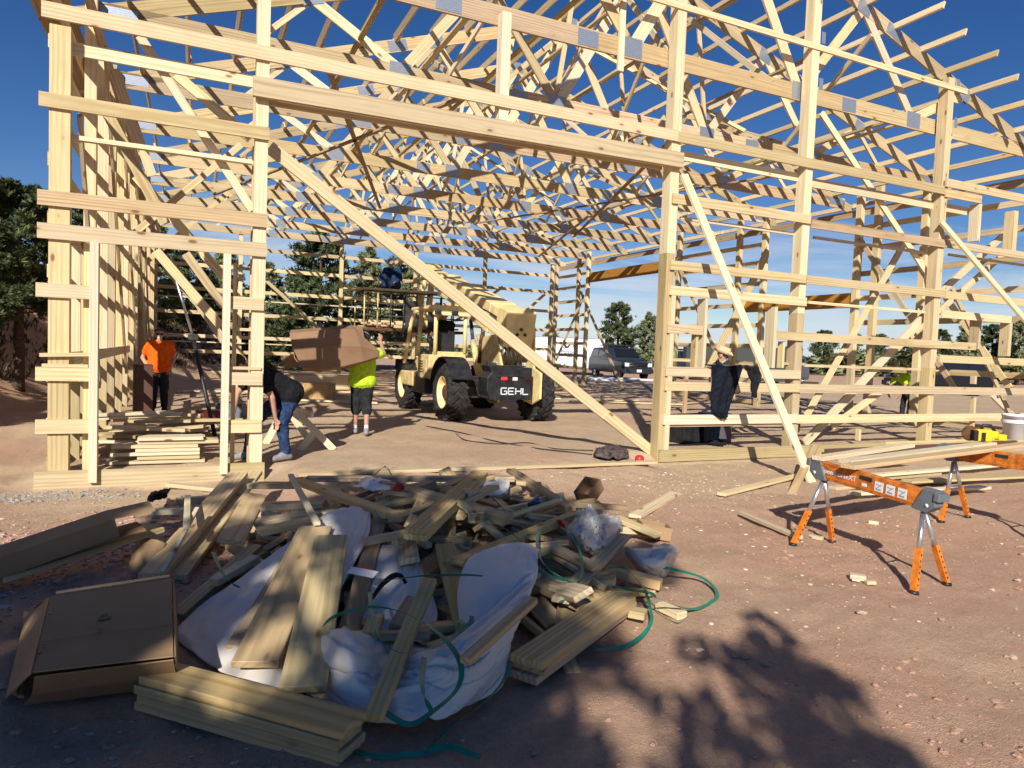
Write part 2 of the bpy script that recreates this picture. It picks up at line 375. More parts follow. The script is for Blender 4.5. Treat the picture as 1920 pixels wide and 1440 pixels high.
def needle_mat(name, c1, c2):
    m, t, b, L = new_mat(name); g = N(t, 'ShaderNodeNewGeometry')
    n = tnoise(t, L, g.outputs['Position'], .9, 3)
    c = mixc(t, L, g.outputs['Random Per Island'], c1, c2)
    hv = N(t, 'ShaderNodeHueSaturation'); L(c, hv.inputs['Color']); L(mrange(t, L, n, .3, .7, .7, 1.35), hv.inputs['Value'])
    L(hv.outputs[0], b.inputs['Base Color']); b.inputs['Roughness'].default_value = .6; b.inputs['Specular IOR Level'].default_value = .25
    return m
NEEDLE = needle_mat('pine_needles', (.035, .052, .022), (.105, .125, .048)); NEEDLE2 = needle_mat('grey_green_needles', (.10, .125, .06), (.26, .28, .14))
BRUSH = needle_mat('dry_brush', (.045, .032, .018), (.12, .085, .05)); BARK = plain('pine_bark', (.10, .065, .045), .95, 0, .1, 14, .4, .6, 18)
# ------------------------------------------------------------------ ground
def sstep(a, b, x):
    t = max(0.0, min(1.0, (x-a)/(b-a))); return t*t*(3-2*t)
G0, PAD = -0.13, 0.07
BL_A, BL_B = V((-5.2, 11.0)), V((5.6, 46.0))
_bd = (BL_B-BL_A).normalized(); _bn = V((-_bd.y, _bd.x))
def gz(x, y, fine=True):
    z = G0
    op = sstep(.7, 1.4, x)*sstep(6.9, 6.0, x)
    inside = max(sstep(9.1, 9.6, y), op*sstep(7.0, 9.6, y))*sstep(-1.9, -1.3, x)
    z += (PAD-G0)*max(inside, sstep(11, 15, y)*.8)
    s = (V((x, y))-BL_A).dot(_bn)
    n = noise.noise(V((x*.16, y*.16, 3.1)))
    h = 3.3*sstep(0.0, 5.5, s + 1.2*n)*sstep(8.5, 13, y + .3*s) 
    h *= 1 + .25*noise.noise(V((x*.4, y*.4, 9.0)))
    z += h
    # spoil heaps and ruts left of the frame
    if x < -1.6 and y > 9: z += .28*max(0, noise.noise(V((x*.55, y*.8, 1.7))))*sstep(-1.6, -2.6, x)
    if fine:
        a = .034 if y < 9.2 or x < -1.5 else .018
        z += a*noise.noise(V((x*1.3, y*1.3, 0))) + a*.45*noise.noise(V((x*4.1, y*4.1, 5))) + a*.36*noise.noise(V((x*9, y*9, 8)))
        if y > 10 and y < 34: z += .05*max(0, noise.noise(V((x*.9, y*1.6, 4))))**1.0
    if y > 34: z += .25*noise.noise(V((x*.05, y*.05, 2)))
    if y < 0: z += 0
    return z
def axis(segs):
    a = [segs[0][0]]
    for s, e, st in segs:
        n = max(1, round((e-s)/st)); a += [s+(e-s)*(i+1)/n for i in range(n)]
    return a
xs = axis([(-1500, -200, 260), (-200, -40, 20), (-40, -12, 2), (-12, -2.5, .25), (-2.5, 7.5, .055), (7.5, 20, .16), (20, 60, 1.0), (60, 200, 14), (200, 1500, 260)])
ys = axis([(-300, -20, 40), (-20, 0, 2), (0, 1.4, .3), (1.4, 9.6, .055), (9.6, 20, .16), (20, 60, .6), (60, 200, 10), (200, 2000, 300)])
gv = [(x, y, gz(x, y)) for y in ys for x in xs]; W_ = len(xs)
gf = [(j*W_+i, j*W_+i+1, (j+1)*W_+i+1, (j+1)*W_+i) for j in range(len(ys)-1) for i in range(W_-1)]
me = bpy.data.meshes.new('ground'); me.from_pydata(gv, [], gf); me.materials.append(SOIL)
me.polygons.foreach_set('use_smooth', [True]*len(gf))
go = bpy.data.objects.new('ground', me); COL.objects.link(go); tag(go, kind='structure', label='dry reddish dirt building site ground')

def pebble(mb, c, r, rg, flat=.6):
    vs = []
    a0 = rg.random()*6.28
    for k, (zz, rr, n) in enumerate(((-.7, .6, 5), (.25, 1.0, 5), (.8, .5, 4))):
        for j in range(n):
            a = a0+k*.5+6.283*j/n; q = r*rr*(.7+.6*rg.random()); vs.append((c[0]+q*math.cos(a), c[1]+q*math.sin(a)*.8, c[2]+r*zz*flat*(.8+.4*rg.random())))
    fs = [(j, (j+1) % 5, 5+(j+1) % 5, 5+j) for j in range(5)]
    fs += [(5, 6, 11, 10), (6, 7, 11), (7, 8, 12, 11), (8, 9, 13, 12), (9, 5, 10, 13), (10, 11, 12, 13)]
    mb.add(vs, fs)
def scatter(name, mat, count, rx, ry, rad, seed, label, dens=None, up=.15, flat=.6):
    rg = random.Random(seed); mb = MB(); k = 0
    while k < count:
        x = rg.uniform(*rx); y = rg.uniform(*ry)
        if dens and rg.random() > dens(x, y): continue
        r = rad[0]*(rad[1]/rad[0])**(rg.random()**2.2)
        pebble(mb, (x, y, gz(x, y)+r*up), r, rg, flat); k += 1
    return mb.build(name, mat, kind='stuff', label=label)
nd = lambda s, f, lo, hi: (lambda x, y: sstep(lo, hi, noise.noise(V((x*f, y*f, s)))+.5))
scatter('pebbles', STONE, 7500, (-2.2, 7.5), (1.6, 8.6), (.003, .018), 3, 'small reddish stones strewn over the foreground dirt', nd(2, .5, .2, .8))
scatter('stones', STONE, 240, (-2, 7), (1.6, 8), (.014, .042), 4, 'larger pale stones scattered on the dirt', nd(5, .4, .2, .8))
scatter('pink_gravel', PINKST, 2600, (-3.2, .9), (4.4, 8.9), (.010, .036), 5, 'broken pink rock gravel beside the lumber pile', lambda x, y: sstep(1.6, .2, abs(y-6.6-.15*x)/1.2)*sstep(.8, 0.0, x))
scatter('wood_chips', CHIP, 650, (2.5, 9.8), (3.0, 9.0), (.006, .028), 6, 'pale wood chips and sawdust around the right hand post', lambda x, y: .10+.90*sstep(1.5, .2, math.hypot(x-6.2, (y-7.6)*1.2)), flat=.35)
scatter('concrete_crumbs', CONC, 420, (-2.6, 1.0), (8.6, 9.15), (.008, .035), 8, 'grey concrete crumbs along the left skirt board', lambda x, y: sstep(1.1, .1, abs(x+1.4)))
scatter('dirt_clods', SOIL, 2600, (-2.5, 8.5), (1.6, 9.0), (.008, .04), 12, 'loose clods of reddish dirt over the foreground', nd(8, .7, .35, .9), up=.05, flat=.45)
# ------------------------------------------------------------------ the timber frame of the barn: one thing, every stick a part
barn = empty('barn_frame', (-1.35, 9.34, 0), 'open timber frame of a pole barn with roof trusses and no cladding', 'building frame')
FX0, FX1, FY0, FY1 = -1.35, 17.4, 9.34, 32.4          # post lines
YF = 9.20                                             # outer face of the front girts
RX, RZ, PITCHR = 8.05, 9.55, 0.338
ZB = 6.32                                             # truss bottom chord centre
def fb(name, A, B, wide, thick, mat=PINE, face=(0, 0, 1), parent=barn, **k):
    return board(name, A, B, wide, thick, mat, parent, face, **k)
FRONT = (0, -1, 0); SIDE = (1, 0, 0)
def girt(x0, x1, z, wide=.145, y=YF+.02, thick=.04, mat=PINE, jog=0.0, name='girt'):
    return fb(name, (x0, y, z), (x1, y, z+jog), wide, thick, mat, FRONT)
def post(x, y, z0, z1, wx=.15, wy=.15, mat=PINE, treat=None, name='post'):
    if treat:
        fb(name, (x, y, z0), (x, y, treat), wx, wy, TREAT, FRONT)
        z0 = treat+.002
    return fb(name, (x, y, z0), (x, y, z1), wx, wy, mat, FRONT)
PYF = YF+.042                                         # front face of posts
# front posts
post(-1.35, PYF+.075, -.35, 5.02, .20, .15, PINE, 1.42)
post(.755, PYF+.085, -.30, 7.6, .15, .17, STUD)
post(7.0, PYF+.10, -.30, 7.35, .17, .20, STUD, 3.3)
post(9.91, PYF+.10, -.30, 9.0, .17, .20, STUD, 2.5)
post(13.6, PYF+.10, -.30, 7.35, .18, .20, PINE, 1.6)
post(17.3, PYF+.10, -.30, 6.6, .18, .20, PINE)
post(3.98, PYF+.085, 4.90, 6.4, .14, .17, STUD)
for x in (-1.35, .755, 7.0, 9.91, 13.6):              # spliced strips nailed down the post faces (ply edges)
    if x > 6: fb('post_ply', (x+.068, PYF-.019, .12), (x+.068, PYF-.019, 2.7), .085, .036, STUD, FRONT) if x < 8 else None
# long girts
girt(-1.52, 7.0, 5.15, .17); girt(7.003, 13.58, 5.14, .165); girt(13.583, 14.72, 5.10, .165, mat=PINE_R)
girt(-1.54, .84, 4.19, .155); girt(-1.55, .84, 3.13, .165, mat=PINE_R); girt(-1.55, .84, 2.77, .17)
for z, h in ((2.12, .155), (1.19, .155), (.60, .16)):
    girt(-1.56, -1.02, z, h); girt(.405, .82, z-.02, h)
fb('sill_block', (-1.52, YF+.05, 1.40), (-1.04, YF+.05, 1.42), .13, .04, PINE); fb('sill_block', (-1.5, YF+.06, 1.285), (-1.06, YF+.06, 1.285), .13, .035, PINE)
girt(-1.57, .42, -.02, .23, mat=TREAT, name='skirt_board'); girt(.423, .86, .0, .24, mat=TREAT, name='skirt_board', y=YF+.018)
girt(6.93, 12.3, .02, .20, mat=TREAT, name='skirt_board'); girt(12.303, 17.5, .04, .20, mat=TREAT, name='skirt_board')
# jamb studs of the walk door
fb('jamb_stud', (-1.00, YF+.01, -.04), (-1.00, YF+.01, 2.68), .15, .085, STUD, SIDE); fb('jamb_stud', (-1.08, YF+.16, 0), (-1.08, YF+.16, 2.68), .09, .04, PINE, FRONT)
fb('jamb_stud', (.385, YF+.02, .0), (.385, YF+.02, 2.68), .15, .085, STUD, SIDE); fb('jamb_stud', (.49, YF+.18, .05), (.49, YF+.18, 2.6), .05, .05, PINE, FRONT)
fb('jamb_stud', (.70, YF+.33, .05), (.70, YF+.33, 5.0), .06, .06, PINE, FRONT)
fb('sill_block', (.42, YF+.08, 1.30), (.80, YF+.08, 1.30), .13, .035, PINE); fb('sill_block', (.50, YF+.20, 1.78), (.80, YF+.20, 1.78), .12, .035, STUD)
# header across the big opening and boards behind it
fb('door_header', (.64, YF-.018, 4.72), (7.09, YF-.018, 4.77), .235, .075, PINE, FRONT)
fb('door_header', (.84, YF+.285, 4.74), (6.9, YF+.285, 4.78), .235, .06, PINE, FRONT)
girt(-1.28, .68, 4.86, .145, y=YF+.24, mat=STUD); girt(7.09, 9.83, 4.93, .145, y=YF+.23, mat=STUD); girt(9.99, 14.6, 4.88, .16, y=YF+.23)
girt(-1.25, .66, 3.86, .05, y=YF+.20, mat=STUD, thick=.09)
# right hand wall section, measured on the wall plane
def wgirt(p, q, wide=.145, y=YF+.02, thick=.04, mat=PINE, over=0.0):
    a = PY(*p, y-thick/2); b = PY(*q, y-thick/2); a.y = b.y = y; z = (a.z+b.z)/2; a.z = b.z = z
    return fb('girt', a, b, wide, thick, mat, FRONT)
girt(6.98, 9.93, .61, .16, mat=STUD); girt(9.933, 17.5, .60, .155)
girt(6.98, 9.93, 1.16, .15, mat=PINE); girt(9.933, 17.5, 1.155, .155)
girt(6.98, 9.95, 1.40, .155, mat=PINE_R)
fb('girt', (7.0, YF+.10, .505), (9.9, YF+.10, .505), .10, .035, PINE_R)
wgirt((1252, 617), (1319, 618), .15); wgirt((1457, 626), (1830, 652), .15); wgirt((1257, 543), (1513, 567), .15); wgirt((1258, 497), (1512, 523), .15); wgirt((1513, 523), (1772, 552), .15); wgirt((1773, 552), (1960, 572), .15)
wgirt((1262, 378), (1521, 405), .16); wgirt((1523, 419), (1773, 457), .155, mat=PINE_R); wgirt((1774, 462), (1960, 480), .15)
wgirt((1277, 411), (1507, 439), .05, y=YF+.25, mat=STUD); wgirt((1527, 446), (1763, 477), .05, y=YF+.25, mat=STUD); wgirt((1517, 568), (1757, 586), .05, y=YF+.25, mat=PINE)
wgirt((1510, 686), (1760, 693), .05, y=YF+.25, mat=PINE); wgirt((1780, 480), (1960, 500), .05, y=YF+.25, mat=STUD)
wgirt((1767, 588), (1897, 600), .15); wgirt((1763, 674), (1960, 680), .15); wgirt((1775, 341), (1985, 386), .16, y=YF-.02)
wgirt((1255, 675), (1305, 675), .05, y=YF+.2); wgirt((1460, 680), (1510, 684), .05, y=YF+.2)
# window studs and short studs in the right bays
def wstud(x, y0, y1, wx=.05, wy=.15, mat=PINE, yy=YF+.02+.095):
    a = PY(x, y0, yy-wy/2); b = PY(x-(y1-y0)*.035, y1, yy-wy/2); xx = (a.x+b.x)/2
    return fb('stud', (xx, yy, a.z), (xx, yy, b.z), wx, wy, mat, FRONT)
wstud(1325, 560, 692, .06, .20, STUD); wstud(1308, 612, 690, .05, .12); wstud(1455, 575, 690, .07, .20, STUD); wstud(1470, 640, 690, .05, .12)
wstud(1838, 382, 452, .09, .20, STUD); wstud(1838, 600, 655, .08, .20); wstud(1895, 605, 668, .1, .2); wstud(1905, 395, 470, .14, .2); wstud(1830, 705, 720, .06, .1); wstud(1613, 805, 826, .06, .08); wstud(1828, 745, 822, .06, .08)
# upper girt and gable studs
a = PY(1285, 4, YF); b = PY(1795, 168, YF); zz = (a.z+b.z)/2
fb('girt', (a.x-2.2, YF+.04, zz), (b.x+.35, YF+.04, zz-.02), .10, .04, PINE, FRONT)
TY0 = 9.52
def top_z(x): return RZ - PITCHR*abs(x-RX)
for x, z0, z1 in ((6.02, 6.05, top_z(6.02)), ):
    fb('gable_stud', (x, YF+.26, z0), (x, YF+.26, z1), .10, .05, STUD, FRONT)
for x, z in ((10.06, 6.55), (13.78, 6.5), (10.06, 7.35), (13.78, 7.25)):
    o = fb('connector_plate', (x-.045, YF+.028, z), (x+.045, YF+.028, z+.0), .20, .004, PLATE, FRONT)

# ---- trusses: front gable truss plus eight inside
TRUSS_Y = (9.52, 12.0, 14.9, 17.85, 20.8, 23.7, 26.6, 29.5, 32.4)
JT = (1.7, 4.75, 8.05, 11.35, 14.4); JB = (3.2, 6.25, 9.85, 12.9)
def truss(Y, k):
    zb = ZB + (.13 if k == 0 else 0)
    T = empty('truss', (RX, Y, zb), parent=barn)
    xl, xr = FX0-.05, FX1+.05
    fp = lambda n, A, B, w, mat=TRUSSW, th=.042, dy=0.0: fb(n, V(A)+V((0, dy, 0)), V(B)+V((0, dy, 0)), w, th, mat, FRONT, T)
    m1 = PINE_R if k == 0 or rng.random() < .35 else TRUSSW
    fp('bottom_chord', (xl, Y, zb), (5.45, Y, zb), .29, TRUSSW if k else PINE_R); fp('bottom_chord', (5.453, Y, zb), (11.1, Y, zb), .29, m1); fp('bottom_chord', (11.103, Y, zb), (xr, Y, zb), .29, m1 if k else TRUSSW)
    ch = .13
    fp('top_chord', (xl-.5, Y, top_z(xl-.5)-ch+.02), (3.9, Y, top_z(3.9)-ch), .26); fp('top_chord', (3.902, Y, top_z(3.902)-ch), (RX, Y, top_z(RX)-ch), .26, m1)
    fp('top_chord', (RX+.002, Y, top_z(RX)-ch), (12.2, Y, top_z(12.2)-ch), .26); fp('top_chord', (12.202, Y, top_z(12.202)-ch), (xr+.35, Y, top_z(xr+.35)-ch+.02), .26)
    zt = lambda x: top_z(x)-ch-.07
    webs = [(JB[0], JT[0]), (JB[0], JT[1]), (JB[1], JT[1]), (JB[1], JT[2]), (JB[2], JT[2]), (JB[2], JT[3]), (JB[3], JT[3]), (JB[3], JT[4])]
    for i, (xb, xt) in enumerate(webs):
        fp('web', (xb+(.06 if xt > xb else -.06), Y, zb+.10), (xt+(-.04 if xt > xb else .04), Y, zt(xt)),   .20 if i in (3, 4) else .17, PINE if i % 3 else STUD, th=.038, dy=.002)
    if k:
        for xb, xt in ((.9, 1.7), (15.2, 14.4), (6.25, 6.6), (9.85, 9.5)): fp('web', (xb, Y, zb+.1), (xt, Y, zt(xt)), .09, PINE, th=.038, dy=.041)
    fp('block', (-1.42, Y, zb), (-1.36, Y, zb+.0), .30, STUD, .10)
    for x, z, w_, h_ in [(x, zb+.03, .38, .30) for x in JB] + [(5.45, zb, .36, .24), (11.1, zb, .36, .24)] + [(x, top_z(x)-ch-.02, .34, .26) for x in JT] + [(3.9, top_z(3.9)-ch, .42, .22), (12.2, top_z(12.2)-ch, .42, .22), (-1.05, zb+.02, .55, .17), (17.1, zb+.02, .55, .17)]:
        for s in (-1, 1):
            ang = math.atan(PITCHR)*(0 if abs(z-zb) < .1 or x == RX else (1 if x < RX else -1))
            d = V((math.cos(ang), 0, math.sin(ang)))*w_/2
            c = V((x, Y+s*.0235, z)); fb('connector_plate', c-d, c+d, h_, .003, PLATE, FRONT, T)
    return T
for k, Y in enumerate(TRUSS_Y): truss(Y, k)
# ---- purlins, three lengths each, let in at the top of the chords
xx = [RX-.25-.79*i for i in range(13)] + [RX+.25+.79*i for i in range(13)]
for x in xx:
    if x < FX0-.35 or x > FX1+.45: continue
    z = top_z(x)+.015; s = 1 if x > RX else -1
    nrm = V((PITCHR*s, 0, 1)).normalized()
    cuts = [8.55+rng.uniform(-.06, .12), 14.7, 20.6, 26.5, 33.0]
    for i in range(4):
        off = .021*(1 if i % 2 else -1)
        fb('purlin', (x+off, cuts[i]-(.15 if i else 0), z), (x+off, cuts[i+1]+.15, z), .040, .135, GREYW if (x < 3.5 and i == 0) else PINE, nrm)
# fascia along the left eave
fb('fascia_board', (FX0-.63, 8.3, 6.13), (FX0-.63, 33, 6.13), .20, .04, GREYW, SIDE); fb('soffit_board', (FX0-.39, 8.32, 6.05), (FX0-.39, 33, 6.05), .44, .025, GREYW)
# ---- left long wall
LY = [12.0, 14.9, 17.85, 20.8, 23.7, 26.6, 29.5, 32.4]
for y in LY: post(FX0, y-.13, -.3, 6.5, .15, .17, PINE if y < 22 else PINE_R, 1.4)
for y in (10.3, 11.1, 13.4, 16.3, 19.3, 22.2, 25.1): post(FX0+.0, y, -.2, 6.3 if y in (13.4, 16.3, 19.3, 22.2) else 2.75, .16, .05, PINE, 1.3)
for z in (.15, .60, 1.16, 1.75, 2.35, 2.95, 3.6, 4.25, 4.9, 5.5):
    for a, b in ((9.42, 17.9), (17.903, 26.6), (26.603, 32.5)):
        if z in (1.75,) and a < 10: continue
        fb('side_girt', (FX0-.12, a, z), (FX0-.12, b, z), .15, .04, TREAT if z < .2 else PINE, SIDE)
fb('side_girt', (FX0+.11, 9.45, 1.36), (FX0+.11, 17.5, 1.36), .15, .04, PINE, SIDE)
for y0, z0, y1, z1 in ((12.2, 5.9, 16.6, .9), (15.2, 5.9, 19.6, 1.2), (18.2, 5.9, 23.0, 1.4), (9.7, 4.2, 11.9, .9), (21.5, 5.6, 25, 1.8)):
    fb('side_brace', (FX0+.13, y0, z0), (FX0+.13, y1, z1), .14, .04, PINE, SIDE)
fb('eave_beam', (FX0+.10, 9.45, 5.95), (FX0+.10, 32.4, 5.95), .26, .045, PINE_R, SIDE)
# ---- right long wall with two glulam headers
RY = [12.2, 13.6, 14.2, 17.8, 19.0, 22.3, 23.4, 29.2, 30.1, 32.4]
for y in RY: post(FX1-.1, y, -.2, 6.5 if y not in (13.6,) else 6.75, .15, .17, PINE, 1.5)
for z in (.2, .9, 1.5, 2.1, 2.8, 3.5, 4.2, 4.9, 5.5):
    for a, b in ((9.5, 14.2), (17.8, 23.4), (29.2, 32.5)):
        if a < 10 and z in (2.1, .9): continue
        fb('side_girt', (FX1, a, z), (FX1, b, z), .145, .04, TREAT if z < .3 else PINE, SIDE)
fb('side_girt', (FX1, 9.5, 5.95), (FX1, 32.5, 5.95), .2, .045, GREYW, SIDE)
fb('glulam_header', (FX1-.08, 23.4, 5.25), (FX1-.08, 29.2, 5.25), .46, .09, GLULAM, SIDE)
fb('glulam_header', (FX1-.08, 14.2, 3.45), (FX1-.08, 19.0, 3.45), .42, .09, GLULAM, SIDE)
for y0, z0, y1, z1 in ((30.0, 5.0, 25.5, -.02), (22.2, 5.2, 19.2, 1.0), (14.1, 5.2, 11.0, 1.0), (12.4, 4.6, 9.8, 1.2), (29.3, 4.4, 31.9, 1.2)):
    fb('side_brace', (FX1-.22, y0, z0), (FX1-.22, y1, z1), .14, .04, PINE, SIDE)
# ---- far gable wall
for x in (1.9, 6.2, 9.7, 13.3, 17.1): post(x, FY1+.12, -.2, 6.45, .16, .16, PINE, 1.4)
for z in (.2, 1.1, 1.75, 2.75, 3.75, 4.75, 5.6):
    for a, b in ((-1.4, 6.2), (6.203, 13.3), (13.303, 17.5)):
        fb('far_girt', (a, FY1+.23, z), (b, FY1+.23, z), .15, .04, PINE, FRONT)
for z in (1.5, 3.35): fb('far_girt', (-1.3, FY1-.05, z), (9.5, FY1-.05, z), .05, .09, STUD, FRONT)
for x0, z0, x1, z1 in ((2.2, 4.9, 7.4, .4), (14.2, 4.8, 11.8, 3.0), (16.6, 4.6, 14.5, 2.7), (5.0, 1.4, 6.3, 2.5), (-1, 4.4, 2.6, .3)):
    fb('far_brace', (x0, FY1-.08, z0), (x1, FY1-.08, z1), .14, .04, PINE, FRONT)
# ---- temporary braces of the front wall
def pbrace(p, q, y, wide=.14, mat=PINE, name='brace'):
    return fb(name, PY(*p, y), PY(*q, y), wide, .04, mat, FRONT)
A1 = PY(505, 276, YF+.29); B1 = PY(1228, 852, YF+.29); mid = A1.lerp(B1, .855)
fb('brace', A1, mid, .165, .042, PINE, FRONT); fb('brace', mid+V((0, -.03, 0))-(B1-A1)*.02, B1+V((0, -.03, 0)), .165, .042, PINE, FRONT)
top2 = V((7.12, YF-.03, 4.55)); bot2 = PZ(1522, 905, G0); fb('brace', top2, bot2 + (bot2-top2)*.02, .14, .042, STUD, (0, -1, .3))
top3 = V((13.45, YF-.03, 4.50)); d3 = _ray(1925, 628); bot3 = V((16.9, 7.0, G0)); fb('brace', top3, bot3, .14, .042, STUD, (0, -1, .3))
pbrace((262, 68), (473, 395), YF+.30, .10, STUD); pbrace((1540, 212), (1757, 542), YF+.34, .12, STUD); pbrace((1760, 563), (1508, 832), YF+.34, .17, STUD)
pbrace((1694, 458), (1512, 780), YF+1.6, .15, PINE); pbrace((1900, 425), (1705, 600), YF+.9, .16, STUD); pbrace((1890, 470), (1640, 690), YF+1.9, .15); pbrace((1440, 470), (1325, 700), YF+2.6, .16); pbrace((1650, 735), (1560, 800), YF+1.2, .15)
pbrace((1785, 540), (1905, 800), YF+.5, .10); pbrace((1760, 300), (1782, 250), YF+.2, .16); pbrace((1860, 740), (1920, 800), YF+1.0, .14, STUD)
# knee braces seen under the trusses
for x0, y0, x1, y1, zz in ((2.0, 12, 5.6, 23, ZB-.17), (4.4, 12, .6, 24, ZB-.17), (9.0, 12, 13.5, 24, ZB-.17), (13.0, 13, 9.2, 23.7, ZB-.17), (11.8, 20, 15, 30, ZB-.17), (3, 22, 6, 31, ZB-.17)):
    fb('chord_brace', (x0, y0, zz), (x1, y1, zz), .09, .04, GREYW)
for x in (3.6, 12.6): fb('chord_runner', (x, 9.6, ZB+.17), (x, 32.3, ZB+.17), .09, .04, PINE)
for x0, z0, x1, z1, y in ((5.2, 6.6, 7.6, 8.9, 13.4), (10.9, 6.6, 8.6, 8.9, 13.4), (5.2, 6.6, 7.6, 8.9, 19.3), (10.9, 6.6, 8.6, 8.9, 22.2)):
    fb('web_brace', (x0, y-1.4, z0), (x1, y+1.4, z1), .09, .04, PINE, FRONT)
for p, q, y in (((292, 470), (415, 612), 12.3), ((348, 475), (420, 575), 13.2), ((310, 480), (420, 640), 14.6), ((255, 330), (420, 520), 12.0), ((330, 140), (470, 260), 11.6), ((200, 210), (310, 420), 11.2), ((215, 130), (285, 330), 12.6)):
    fb('knee_brace', PY(*p, y), PY(*q, y), .14, .04, PINE, FRONT)
for x0, z0, x1, z1, y in ((-1.2, 3.9, 1.0, 6.2, 17.75), (-1.2, 3.9, 1.0, 6.2, 23.6)):
    fb('knee_brace', (x0, y, z0), (x1, y, z1), .14, .04, PINE, FRONT)
# sway braces from truss to truss and runners along the webs
for k in range(len(TRUSS_Y)-1):
    y0, y1 = TRUSS_Y[k], TRUSS_Y[k+1]
    for x in (4.1, 7.0, 9.2, 12.1):
        zt_ = top_z(x)-.32; a_, b_ = ((y0, y1) if (k+int(x)) % 2 else (y1, y0)); fb('sway_brace', (x, a_, ZB+.18), (x+(.5 if x < 8 else -.5), b_, zt_), .10, .04, PINE if k % 2 else STUD, SIDE)
for x, z in ((2.5, 6.75), (5.6, 7.35), (10.5, 7.35), (13.6, 6.75), (7.2, 8.2), (8.95, 8.2)):
    for a_, b_ in ((9.6, 17.0), (17.003, 25.0), (25.003, 32.2)): fb('web_runner', (x, a_, z), (x, b_, z), .09, .04, TRUSSW)
# ------------------------------------------------------------------ telescopic handler
TO = V((6.06, 14.07, gz(6.06, 14.07)-.01))
tele = empty('telehandler', TO, 'dusty yellow telescopic handler seen from behind with its boom raised', 'telehandler')
def tp(mb, name, mats, bevel=0.0, parent=tele, **k): return mb.build(name, mats, parent, Matrix.Translation(TO), bevel, **k)
def tyre_parts(cx, cy, side):
    R = .62; Wd = .43
    M = Matrix.Translation((cx, cy, R)) @ Matrix.Rotation(math.pi/2*side, 4, 'Y')     # local z points outward
    t = MB(); h = Wd/2
    t.lathe([(.33, -h*.8), (.40, -h*.98), (.52, -h), (.585, -h*.86), (.60, -h*.5), (.60, h*.5), (.585, h*.86), (.52, h), (.40, h*.98), (.33, h*.8), (.33, -h*.8)], M, 36)
    for i in range(20):
        for s in (-1, 1):
            a = 2*math.pi*(i+(.5 if s > 0 else 0))/20
            q = M @ Matrix.Rotation(a, 4, 'Z') @ Matrix.Translation((.60, 0, s*h*.46)) @ Matrix.Rotation(s*.75, 4, 'X')
            t.box((0, 0, 0), (.055, .075, h*1.05), 0, q)
    o = tp(t, 'tyre', RUBBER)
    r = MB(); r.lathe([(.33, -h*.8), (.345, h*.55), (.36, h*.82), (.335, h*.86), (.31, h*.6), (.29, h*.1), (.20, h*.02), (.17, h*.30), (.06, h*.34), (.0, h*.34)], M, 28)
    rim = tp(r, 'rim', DIRT_Y, parent=o)
    hb = MB(); hb.lathe([(.165, h*.2), (.165, h*.5), (.13, h*.62), (.0, h*.62)], M, 20)
    for i in range(10):
        a = 2*math.pi*i/10; q = M @ Matrix.Translation((.215*math.cos(a), .215*math.sin(a), h*.06)); hb.box((0, 0, 0), (.03, .03, .05), 0, q)
    tp(hb, 'hub', RUST, parent=o)
for cx, cy, sd in ((-1.02, 0, -1), (1.02, 0, 1), (-1.02, 3.12, -1), (1.02, 3.12, 1)): tyre_parts(cx, cy, sd)
b = MB()   # chassis rails, axles, belly
b.box((0, 1.5, .72), (.9, 4.4, .34)); b.box((0, 0, .62), (1.7, .22, .22)); b.box((0, 3.12, .62), (1.7, .22, .22)); b.box((0, 4.0, .75), (1.0, .5, .4))
b.lathe([(0, -.2), (.2, -.2), (.24, 0), (.2, .2), (0, .2)], Matrix.Translation((0, 0, .62)) @ Matrix.Rotation(math.pi/2, 4, 'X'), 12)
tp(b, 'chassis', DKSTEEL, .015)
b = MB(); b.prism([(-.50, .70), (-.50, .98), (-.40, 1.10), (-.46, 1.23), (.53, 1.21), (.53, .53), (-.42, .53)], -.80, -.30); b.prism([(-.30, 1.0), (-.22, 1.05), (.50, 1.05), (.50, 1.0)], -.825, -.79); tp(b, 'counterweight', BLACK, .015)
# lettering as thin raised strokes
def letters(txt, x, z, h, wd, gap, y, mat, name='lettering', th=.022):
    S = {'G': [((1, 1), (0, 1)), ((0, 1), (0, 0)), ((0, 0), (1, 0)), ((1, 0), (1, .5)), ((1, .5), (.55, .5))], 'E': [((1, 1), (0, 1)), ((0, 1), (0, 0)), ((0, 0), (1, 0)), ((0, .5), (.9, .5))],
         'H': [((0, 0), (0, 1)), ((1, 0), (1, 1)), ((0, .5), (1, .5))], 'L': [((0, 1), (0, 0)), ((0, 0), (1, 0))]}
    m = MB()
    for ch in txt:
        for (a, b_), (c, d) in S[ch]: m.bar((x+a*wd, y, z+b_*h), (x+c*wd, y, z+d*h), .008, th, 0, (0, 0, 1) if a != c else (1, 0, 0))
        x += wd+gap
    return tp(m, name, mat)
letters('GEHL', -.18, .645, .13, .125, .042, -.806, STICKER)
for nm, x, mt in (('tail_lamp', -.12, TAIL), ('reflector', .13, STICKER), ('tail_lamp', .42, plain('unlit_red_lamp', (.06, .008, .008), .3))):
    b = MB(); b.box((x, -.805, .985 if nm == 'tail_lamp' else .975), (.13 if nm == 'tail_lamp' else .11, .03, .08)); tp(b, nm, mt, .006)
b = MB()   # tower plates either side of the boom foot
b.prism([(-.95, 1.1), (-.95, .55), (-.55, .40), (.55, .55), (1.4, 1.15), (.55, 1.9), (-.05, 2.45), (-.42, 2.45), (-.55, 2.0), (-.60, 1.2)], 0, .05, 0, Matrix(((0, 1, 0, .70), (1, 0, 0, .1), (0, 0, 1, 0), (0, 0, 0, 1))))
tp(b, 'tower_plate', DIRT_Y, .008)
